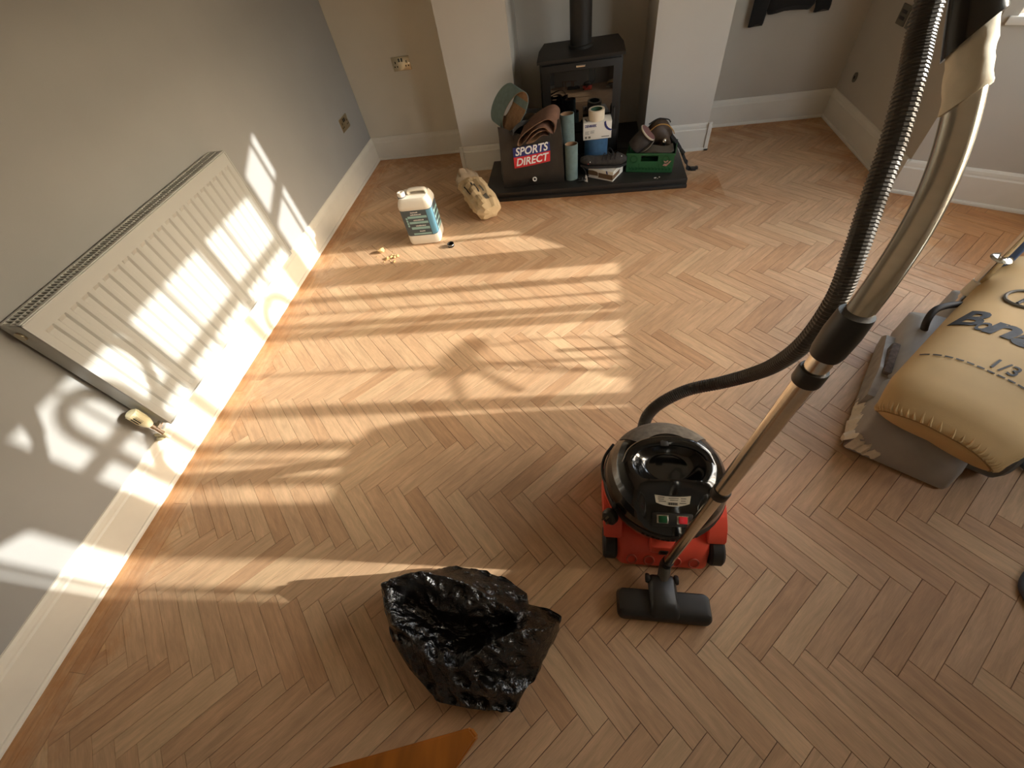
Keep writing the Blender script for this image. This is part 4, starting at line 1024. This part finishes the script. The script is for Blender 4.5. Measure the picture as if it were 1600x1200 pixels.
def poly_at(pts, cx, cy, n):                                # resample an outline by angle around (cx,cy)
    ang = sorted([(math.atan2(p[1]-cy, p[0]-cx) % (2*PI), p) for p in pts], key=lambda t: t[0])
    out = []
    for k in range(n):
        a = 2*PI*k/n
        for i in range(len(ang)):
            a0, p0_ = ang[i]; a1, p1_ = ang[(i+1) % len(ang)]
            da = (a1-a0) % (2*PI); dk = (a-a0) % (2*PI)
            if dk <= da:
                t_ = dk/da if da else 0; out.append(tuple(p0_[q]+(p1_[q]-p0_[q])*t_ for q in range(len(p0_)))); break
    return out
import numpy as np
cx, cy = -.39, .12
NB, NK = 300, 90
outl = poly_at([(-.715,.222),(-.675,.14),(-.625,.06),(-.545,-.012),(-.43,-.085),(-.32,-.090),(-.20,-.083),(-.14,.0),(-.085,.10),(-.060,.145),(-.058,.185),(-.10,.205),(-.17,.212),(-.175,.245),(-.25,.285),(-.36,.31),(-.47,.315),(-.55,.29),(-.64,.262)], cx, cy, NB)
GX, GY = 180, 120; gx0, gy0, gs = -.78, -.14, .0042
fix = np.full((GX,GY), np.nan)
def stamp(pts, k=12):
    for i in range(len(pts)-1):
        a_, b_ = pts[i], pts[i+1]
        for q in range(k*3):
            t_ = q/(k*3); x, y, z = (a_[m_]+(b_[m_]-a_[m_])*t_ for m_ in range(3))
            fix[int((x-gx0)/gs), int((y-gy0)/gs)] = z
for x, y in outl: fix[int((x-gx0)/gs), int((y-gy0)/gs)] = .055
for i in range(NB):                                           # close the outline
    a_, b_ = outl[i], outl[(i+1) % NB]; stamp([(a_[0],a_[1],.055),(b_[0],b_[1],.055)],2)
stamp([(-.665,.215,.17),(-.61,.245,.185),(-.53,.262,.20),(-.44,.255,.19),(-.36,.235,.16),(-.28,.205,.15),(-.20,.175,.145)],30)    # far lip of the mouth
stamp([(-.665,.215,.17),(-.60,.115,.15),(-.52,.06,.14),(-.455,.03,.13),(-.40,.012,.125),(-.365,.008,.12)],30)                    # left lip
stamp([(-.365,.008,.12),(-.30,.055,.165),(-.24,.095,.19),(-.16,.125,.19),(-.085,.14,.165),(-.068,.165,.13)],30)                  # near lip
stamp([(-.60,.19,.09),(-.50,.15,.06),(-.40,.10,.045),(-.33,.11,.055),(-.24,.145,.11),(-.15,.16,.125)],30)                        # hollow
stamp([(-.53,.215,.135),(-.42,.165,.12),(-.33,.15,.125),(-.22,.165,.14)],30)                                                     # inner fold
stamp([(-.26,-.03,.105),(-.20,.05,.13),(-.15,.12,.185)],20); stamp([(-.40,.01,.12),(-.40,-.06,.075)],15); stamp([(-.47,.03,.125),(-.56,.02,.075)],15)
stamp([(-.30,.265,.105),(-.22,.235,.09),(-.19,.215,.085)],20); stamp([(-.45,.30,.085),(-.34,.285,.10)],20)
hg = np.where(np.isnan(fix), .08, fix); fm = ~np.isnan(fix)
for _ in range(700):
    av = hg.copy(); av[1:-1,1:-1] = (hg[:-2,1:-1]+hg[2:,1:-1]+hg[1:-1,:-2]+hg[1:-1,2:])/4; hg = np.where(fm, fix, av)
for _ in range(1):
    av = hg.copy(); av[1:-1,1:-1] = hg[1:-1,1:-1]*.5+(hg[:-2,1:-1]+hg[2:,1:-1]+hg[1:-1,:-2]+hg[1:-1,2:])/8; hg = av
def hgt(x, y):
    u, v = (x-gx0)/gs, (y-gy0)/gs; i, j = int(u), int(v); fu, fv = u-i, v-j
    return (hg[i,j]*(1-fu)+hg[i+1,j]*fu)*(1-fv)+(hg[i,j+1]*(1-fu)+hg[i+1,j+1]*fu)*fv
rp = random.Random(11)
WV = []
for fr_, am_, n_ in ((7,.020,3),(13,.012,4),(24,.0065,5),(42,.0030,5)):
    for _ in range(n_):
        a_ = rp.uniform(0,PI); WV.append((math.cos(a_)*fr_*rp.uniform(.8,1.25), math.sin(a_)*fr_*rp.uniform(.8,1.25), rp.uniform(0,9), am_, rp.uniform(0,50)))
def crump(x, y, z):
    wx = x+.035*fbm((x*5,y*5,1),2); wy = y+.035*fbm((x*5,y*5,8),2); h_ = 0
    for ax_, ay_, ph, am_, sd_ in WV:
        t_ = wx*ax_+wy*ay_+z*4+ph; tri = abs((t_ % 1)-.5)*2
        k_ = max(.12, min(1, .6+1.6*fbm((x*4+sd_,y*4,z*2),2)))
        h_ += am_*(tri-.5)*k_
    return h_
rings = []
for f_, z in ((.955,.003),(.985,.018),(1.0,.038)):
    rings.append([V(cx+(x-cx)*f_, cy+(y-cy)*f_, z) for x, y in outl])
for k in range(NK):
    f_ = .995-(k/NK)*.985
    rings.append([V(cx+(x-cx)*f_, cy+(y-cy)*f_, hgt(cx+(x-cx)*f_, cy+(y-cy)*f_)) for x, y in outl])
bm = B(); rv = loft(bm, rings)
for i, ring_ in enumerate(rv):
    for v in ring_:
        p = v.co.copy(); d = V(p.x-cx, p.y-cy, 0).normalized(); c_ = crump(p.x, p.y, p.z)
        if i < 4: v.co -= d*(c_*.5+.004)*(i/3); 
        else: v.co.z += c_*min(1,(i-2)/6)
        v.co.z = max(.002+.0005*i, v.co.z)
obj('sack_film', bm, M_poly, pb, ang=24)

# ------------------------------------------------------------------ floor sander
fs = thing('floor_sander', 'grey drum floor sander with a large tan canvas dust bag', 'floor sander', (1.35,1.1,0))
E1, E2 = V(.846,-.533,0), V(.533,.846,0); E1.normalize(); E2 = V(-E1.y, E1.x, 0)
O_ = V(1.04,.88,0)
MS = Matrix(((E1.x,E2.x,0,O_.x),(E1.y,E2.y,0,O_.y),(0,0,1,0),(0,0,0,1)))
def sr(x0, x1, y0, y1, z, r=.02): return [MS @ V((x0+x1)/2+x, (y0+y1)/2+y, z) for x, y in rrect(0,0,(x1-x0)/2,(y1-y0)/2,r,4)]
bm = B(); loft(bm, [sr(0,.32,0,.30,.012,.012), sr(0,.322,-.002,.30,.03,.014), sr(.006,.318,.02,.30,.10,.02), sr(.018,.31,.05,.30,.155,.03), sr(.04,.29,.09,.29,.175,.04)]); dh = obj('drum_hood', bm, M_sander, fs, ang=50)
bm = B(); loft(bm, [sr(.02,.30,.29,.74,.04,.03), sr(.02,.30,.29,.74,.16,.03), sr(.05,.28,.30,.70,.20,.05)]); obj('chassis', bm, M_sander, fs, ang=50)
bm = B(); loft(bm, [sr(.15,.31,.72,1.02,.012,.03), sr(.15,.31,.72,1.02,.13,.03), sr(.17,.29,.74,.98,.16,.04)]); obj('rear_housing', bm, M_sander, fs, ang=50)
bm = B(); loft(bm, [[MS @ V(-.012,y,z) for y, z in ((.20,.02),(.62,.02),(.66,.05),(.60,.11),(.34,.16),(.20,.13))], [MS @ V(.03,y,z) for y, z in ((.20,.02),(.62,.02),(.66,.05),(.60,.11),(.34,.16),(.20,.13))]]); obj('side_plate', bm, mat('worn_grey',(150,144,134),.6,var=.2,vscale=20), fs, smooth=False)
bm = B(); box(bm, .0, .035, .31, .50, .10, .17, MS, bev=.01); obj('side_grille', bm, mat('lint_grey',(96,84,76),.9,var=.4,vscale=60,bump=.4), fs)
bm = B(); lathe(bm, [(0,0),(.085,0),(.10,.012),(.10,.09),(.085,.105),(0,.105)], 28, MS @ Matrix.Translation((.325,.19,.105)) @ Matrix.Rotation(PI/2,4,'Y')); obj('motor_cover', bm, mat('sander_dark_grey',(96,96,92),.45), fs)
bm = B(); tube(bm, [MS @ p for p in catmull([(.086,.585,.165),(.062,.60,.235),(.07,.642,.27),(.124,.70,.272),(.15,.72,.25),(.17,.72,.19)],6)], .013, 12); obj('lift_handle', bm, M_rubber, fs)
# torn tape along the left edge
bm = B(); P0 = []
for k in range(25):
    t_ = k/24; y = .0+.24*t_
    P0.append([MS @ V(-.010+.012*fbm((t_*9,1,0)), y, .012+.01*abs(fbm((t_*11,2,0)))), MS @ V(-.014+.02*fbm((t_*13,3,0)), y, .05+.035*fbm((t_*8,4,0))), MS @ V(.012+.01*fbm((t_*10,6,0)), y+.005, .085+.045*abs(fbm((t_*9,5,0)))), MS @ V(.035+.012*fbm((t_*14,8,0)), y+.01, .088+.02*fbm((t_*9,5,2)))])
loft(bm, P0, closed=False); obj('torn_tape', bm, M_tape, fs, ang=25)
bm = B(); P0 = []
for k in range(12):
    t_ = k/11; x = .0+.10*t_
    P0.append([MS @ V(x, -.008-.01*abs(fbm((t_*9,1,5))), .03+.01*fbm((t_*7,3,1))), MS @ V(x+.01, .006-.01*fbm((t_*9,2,5)), .075*(1-.3*t_)+.02*fbm((t_*10,2,7))), MS @ V(x+.02, .03, .10*(1-.25*t_)+.02*fbm((t_*12,2,9)))])
loft(bm, P0, closed=False); obj('torn_tape', bm, M_tape, fs, ang=25)
# dust bag lying along the machine
AX = V(.72,.69,0).normalized(); CR = V(.69,-.72,0).normalized()
BS = 1.425
def bagp(s_, a, o=0.):          # s along the axis, a = angle around (PI/2 = top)
    e = s_-BS
    g = math.sqrt(max(0, 1-(1-min(1, e/.035))**2)) if e < .035 else 1
    hw = (.165+.035*min(1,max(0,e)/.12))*g; hh = (.075+.035*min(1,max(0,e)/.3))*g
    cz = .195+.055*min(1, max(0,e)/.10)+.01*min(1,max(0,e))
    c = AX*s_+CR*.242+V(0,0,cz)
    ca, sa = math.cos(a), math.sin(a)
    ca = math.copysign(abs(ca)**.8, ca); sa = math.copysign(abs(sa)**.85, sa)
    n = (CR*math.cos(a)*hh+V(0,0,1)*math.sin(a)*hw).normalized() if g > .05 else -AX
    p = c+CR*hw*ca+V(0,0,hh*sa*(1 if sa > 0 else .62))-AX*(.06*sa+.03*ca*ca)*g*(1-min(1,max(0,e)/.3))
    return p+n*o+V(0,0,.006*fbm((p.x*5,p.y*5,1)))
ss = [BS,BS+.001,BS+.003,BS+.007,BS+.012,BS+.018,BS+.025,BS+.035,BS+.05,BS+.075]+[1.52+.05*k for k in range(19)]
bm = B(); loft(bm, [[bagp(s_, 2*PI*j/48) for j in range(48)] for s_ in ss]); db = obj('dust_bag', bm, M_sackcloth, fs, ang=70)
def seam(s_, amp): return [bagp(s_+.0, a, .0015) for a in [PI*1.08-PI*1.16*j/60 for j in range(61)]]
bm = B(); tube(bm, seam(BS+.022,0), .0022, 6); obj('seam', bm, mat('seam_thread',(150,118,72),.8), db)
for k in range(26):
    a = PI*1.0-PI*.95*k/25; bm = B(); L_ = random.uniform(.018,.032)
    tube(bm, [bagp(BS+.024+L_*q/4, a+.012*q, .0012-.0006*q) for q in range(5)], .004, 6, rf=lambda t_, i: .0045*(1-.8*t_)); obj('gather_pleat', bm, M_sackcloth, db)
bm = B(); tube(bm, [bagp(BS+.024+.05*k, .28, .001) for k in range(19)], .0028, 6); obj('side_seam', bm, M_sackcloth, db)
def bagtext(s_, size, s0, c0, m, nm, shear=0, bold=0, fit=None, dirv=1):
    bm = text_mesh(s_, size, bold=bold, shear=shear, extrude=.0004)
    w_ = max(v.co.x for v in bm.verts)
    bmesh.ops.subdivide_edges(bm, edges=[e for e in bm.edges if e.calc_length() > .02], cuts=3, use_grid_fill=False)
    for v in bm.verts:
        u = v.co.x*((fit/w_) if fit else 1)
        v.co = bag_uv(s0+v.co.y, c0+u, .0028+v.co.z)
    return obj(nm, bm, m, db, smooth=False)
def bag_uv(s_, c_, o):        # c_ = cross position (metres, from the axis centre, + to the right)
    hw = .2; x = max(-.985, min(.985, c_/hw)); a = math.acos(math.copysign(abs(x)**(1/.8), x)); return bagp(s_, a, o)
bagtext('B', .140, 1.868, -.188, M_print, 'bag_lettering', shear=.3, bold=.004, fit=.080)
bagtext('o', .115, 1.848, -.130, M_print, 'bag_lettering', shear=.45, bold=.001, fit=.042)
bagtext('n', .150, 1.848, -.105, M_print, 'bag_lettering', shear=.3, bold=.005, fit=.092)
bagtext('a', .150, 1.838, -.030, M_print, 'bag_lettering', shear=.3, bold=.005, fit=.092)
bagtext('1/3', .062, 1.69, -.035, M_print, 'bag_lettering', shear=.15, bold=.0006)
for k in range(10):
    c0 = -.185+.027*k; bm = B(); loft(bm, [[bag_uv(1.672-.0022, c, .0022), bag_uv(1.672+.0022, c, .0022), bag_uv(1.672+.0022, c, .003), bag_uv(1.672-.0022, c, .003)] for c in (c0, c0+.01, c0+.02)]); obj('fill_mark', bm, M_print, db, smooth=False)
bm = B(); P = [bag_uv(2.10+.05*math.sin(a), -.065+.05*math.cos(a), .0025) for a in [2*PI*k/40 for k in range(41)]]; tube(bm, P, .006, 6); obj('round_emblem', bm, M_grey_print, db)
bm = B()
for a, b in (((2.06,-.075),(2.135,-.055)),((2.09,-.068),(2.13,-.03)),((2.10,-.065),(2.07,-.028))): tube(bm, [bag_uv(a[0]+(b[0]-a[0])*k/5, a[1]+(b[1]-a[1])*k/5, .003) for k in range(6)], .006, 6)
obj('emblem_stroke', bm, M_print, db)
# chrome post with flange
bm = B(); tube(bm, [(1.645,1.525,.17),(1.648,1.53,.60)], .013, 14); po = obj('post', bm, M_chrome, fs)
bm = B(); lathe(bm, [(.012,-.002),(.034,0),(.036,.003),(.030,.008),(.012,.010)], 24, Matrix.Translation((1.648,1.528,.395))); obj('post_flange', bm, M_chrome, po)
bm = B(); tube(bm, [(1.645,1.525,.20),(1.646,1.527,.395)], .019, 16); obj('post_sleeve', bm, M_chrome, po)
bm = B(); tube(bm, [(1.643,1.522,.225),(1.645,1.525,.29)], .024, 14, rf=lambda t_, i: .026-.004*t_); 
for v in bm.verts: v.co += V(1,1,0)*.004*fbm(v.co*70)
obj('post_tape', bm, M_tape, po)
bm = B(); tube(bm, catmull([(1.72,1.56,.22),(1.76,1.60,.38),(1.80,1.62,.5),(1.84,1.62,.56)],6), .014, 10); obj('blue_lead', bm, mat('blue_cable',(70,92,130),.5), fs)
# grey-blue lead at the edge of the room
bm = B(); tube(bm, catmull([(1.52,.93,.06),(1.62,.80,.014),(1.64,.66,.012),(1.55,.54,.012),(1.40,.42,.012),(1.375,.36,.012),(1.40,.28,.012),(1.5,.18,.012),(1.72,.06,.012),(1.9,-.2,.012),(1.93,-.6,.012)],8), .011, 10)
tag(obj('power_lead', bm, mat('slate_cable',(76,80,88),.5)), 'thick slate grey power lead curving on the parquet', 'cable')
# ------------------------------------------------------------------ table corner below the camera
tb = thing('low_table', 'varnished pine low table with a clipped corner', 'table', (-.6,-.45,0))
bm = B(); prism(bm, [(-.241,-.097),(-.221,-.112),(-.40,-.45),(-.62,-.80),(-1.25,-.46),(-.90,-.30),(-.55,-.20)], .425, .45); 
bm.free(); bm = B()
dA = V(-.309,-.103,0).normalized(); dB = V(-.038,-.053,0).normalized()
p1, p2 = V(-.241,-.097,0), V(-.221,-.112,0)
poly = [p1, p2, p2+dB*.55, p2+dB*.55+dA*.75, p1+dA*.75]
loft(bm, [[p+V(0,0,z) for p in poly] for z in (.42,.45)]); bmesh.ops.bevel(bm, geom=list(bm.edges), offset=.004, segments=2, affect='EDGES'); obj('table_top', bm, M_table, tb)
c_ = sum(poly, V(0,0,0))/5
for p in (p2, poly[2], poly[3], poly[4]):
    q = p.lerp(c_, .5 if p is p2 else .12); bm = B(); tube(bm, [V(q.x,q.y,0), V(q.x,q.y,.42)], .022, 12, rf=lambda t_, i: .016+.008*t_); obj('leg', bm, M_table, tb)
# ------------------------------------------------------------------ coat hanging in the alcove
ct = thing('hanging_coat', 'black garment hanging on the alcove wall, sleeve ends showing', 'coat', (1.42,YB-.05,.75))
def coatring(z, x0, x1, d):
    return [V((x0+x1)/2+(x1-x0)/2*math.cos(a)+.004*math.sin(5*a), YB-.006-d+d*math.sin(a)*.9, z+.008*math.sin(3*a)) for a in [2*PI*j/28 for j in range(28)]]
bm = B(); loft(bm, [coatring(.715,1.30,1.58,.03), coatring(.74,1.285,1.59,.045), coatring(.85,1.27,1.60,.05), coatring(1.05,1.27,1.62,.05), coatring(1.25,1.25,1.64,.045), coatring(1.34,1.30,1.58,.03), coatring(1.38,1.40,1.49,.02)]); obj('coat_body', bm, M_coat, ct)
for x0, x1, z0, xt in ((1.19,1.29,.66,1.30),(1.60,1.70,.695,1.58)):
    bm = B(); loft(bm, [coatring(z0,x0,x1,.035), coatring(z0+.02,x0,x1,.04), coatring(1.0,(x0+xt)/2-.06,(x0+xt)/2+.06,.045), coatring(1.3,xt-.06,xt+.07,.04)]); obj('sleeve', bm, M_coat, ct)
bm = B(); tube(bm, [(1.445,YB,1.40),(1.445,YB-.04,1.40),(1.445,YB-.05,1.42)], .006, 8); tag(obj('coat_hook', bm, M_chrome), 'small chrome hook holding the black coat', 'hook')

# ------------------------------------------------------------------ sill plant and added shadow casters in the bay, out of view
def arch(name, label, yc, hw, zt, wd_):  # out-of-view arch added only to shape the sun patches
    t = thing(name, label, 'shadow caster', (2.79,yc,SILL+.002))
    P = [(2.79,yc-hw,SILL+.003),(2.79,yc-hw,zt-hw*1.2)]+[(2.79,yc-hw*math.cos(a),zt-hw*1.2+hw*1.2*math.sin(a)) for a in [PI*k/12 for k in range(1,12)]]+[(2.79,yc+hw,zt-hw*1.2),(2.79,yc+hw,SILL+.003)]
    bm = B(); strip(bm, P, (.02,0,0), wd_); obj('hoop', bm, M_table, t, smooth=False)
    bm = B(); box(bm, 2.775, 2.805, yc-hw-.03, yc+hw+.03, SILL+.0025, SILL+.02); obj('foot', bm, M_table, t, smooth=False)
arch('arch_shadow_caster', 'narrow unseen arch added on the bay sill for its shadow, by the far mullion', 2.045, .125, 1.74, .06)
arch('arch_shadow_caster', 'tall unseen arch added on the bay sill for its shadow, by the near corner', .975, .09, 2.18, .055)
pt = thing('sill_plant', 'leafy pot plant standing on the bay window sill', 'plant', (2.785,1.42,SILL))
bm = B(); lathe(bm, [(0,0),(.03,0),(.036,.05),(.033,.05),(.03,.045),(0,.045)], 20, Matrix.Translation((2.785,1.435,SILL+.003))); obj('pot', bm, M_cream, pt)
for pts, r_s in ((((2.785,1.435,SILL+.02),(2.785,1.49,SILL+.16),(2.785,1.561,SILL+.304)),.011), (((2.785,1.44,SILL+.02),(2.785,1.47,SILL+.2),(2.785,1.545,SILL+.31)),.006), (((2.785,1.445,SILL+.03),(2.785,1.66,SILL+.06),(2.785,1.69,SILL+.17),(2.785,1.65,SILL+.30)),.006),
        (((2.785,1.57,SILL+.32),(2.785,1.46,SILL+.325),(2.785,1.30,SILL+.30)),.012), (((2.785,1.57,SILL+.315),(2.785,1.48,SILL+.275),(2.785,1.34,SILL+.20)),.012)):
    bm = B(); tube(bm, catmull(pts,6), r_s, 8); obj('stem', bm, M_green, pt)
rq = random.Random(5)
for k in range(16):
    a = rq.choice((0,PI))+rq.uniform(-.5,.5); c = V(2.78, 1.59+rq.uniform(-.05,.05), SILL+.32+rq.uniform(-.03,.03)); d = V(.1,math.cos(a),math.sin(a)*.6).normalized()
    bm = B(); rows = []
    for q in range(7):
        t_ = q/6; w_ = .022*math.sin(PI*t_)+.001; s_ = V(.3,-d.z,d.y).normalized(); pp = c+d*(.10*t_); rows.append([pp-s_*w_, pp+V(.004,0,0), pp+s_*w_])
    loft(bm, rows, closed=False); obj('leaf', bm, M_green, pt)
ac = thing('chair_shadow_caster', 'chair-shaped block added unseen in the bay for its floor shadow', 'chair_shadow_caster', (2.2,.88,0))  # unseen block added as a silhouette for the scalloped shadow edge
M_uph = mat('grey_upholstery', (128,118,104), .9, bump=.2)
def ar(x0, x1, y0, y1, z, r=.05): return [V((x0+x1)/2+x, (y0+y1)/2+y, z) for x, y in rrect(0,0,(x1-x0)/2,(y1-y0)/2,r,5)]
bm = B(); loft(bm, [ar(2.02,2.14,.60,1.165,.12), ar(2.02,2.15,.58,1.18,.3), ar(2.01,2.14,.58,1.18,.8), ar(2.01,2.13,.60,1.165,.96), ar(2.02,2.12,.66,1.11,1.04,.04), ar(2.04,2.10,.74,1.0,1.07,.02)]); obj('backrest', bm, M_uph, ac)
bm = B(); loft(bm, [ar(2.1,2.45,.66,1.13,.15), ar(2.1,2.46,.65,1.14,.3), ar(2.1,2.46,.65,1.14,.44), ar(2.13,2.42,.68,1.1,.47)]); obj('seat', bm, M_uph, ac)
for y0_, y1_ in ((.57,.66),(1.13,1.21)):
    bm = B(); loft(bm, [ar(2.1,2.44,y0_,y1_,.13,.03), ar(2.1,2.44,y0_,y1_,.55,.03), ar(2.12,2.42,y0_+.01,y1_-.01,.6,.03)]); obj('armrest', bm, M_uph, ac)
for x in (2.07, 2.42):
    for y in (.62, 1.15):
        bm = B(); tube(bm, [(x,y,0),(x,y,.14)], .016, 10); obj('leg', bm, M_table, ac)
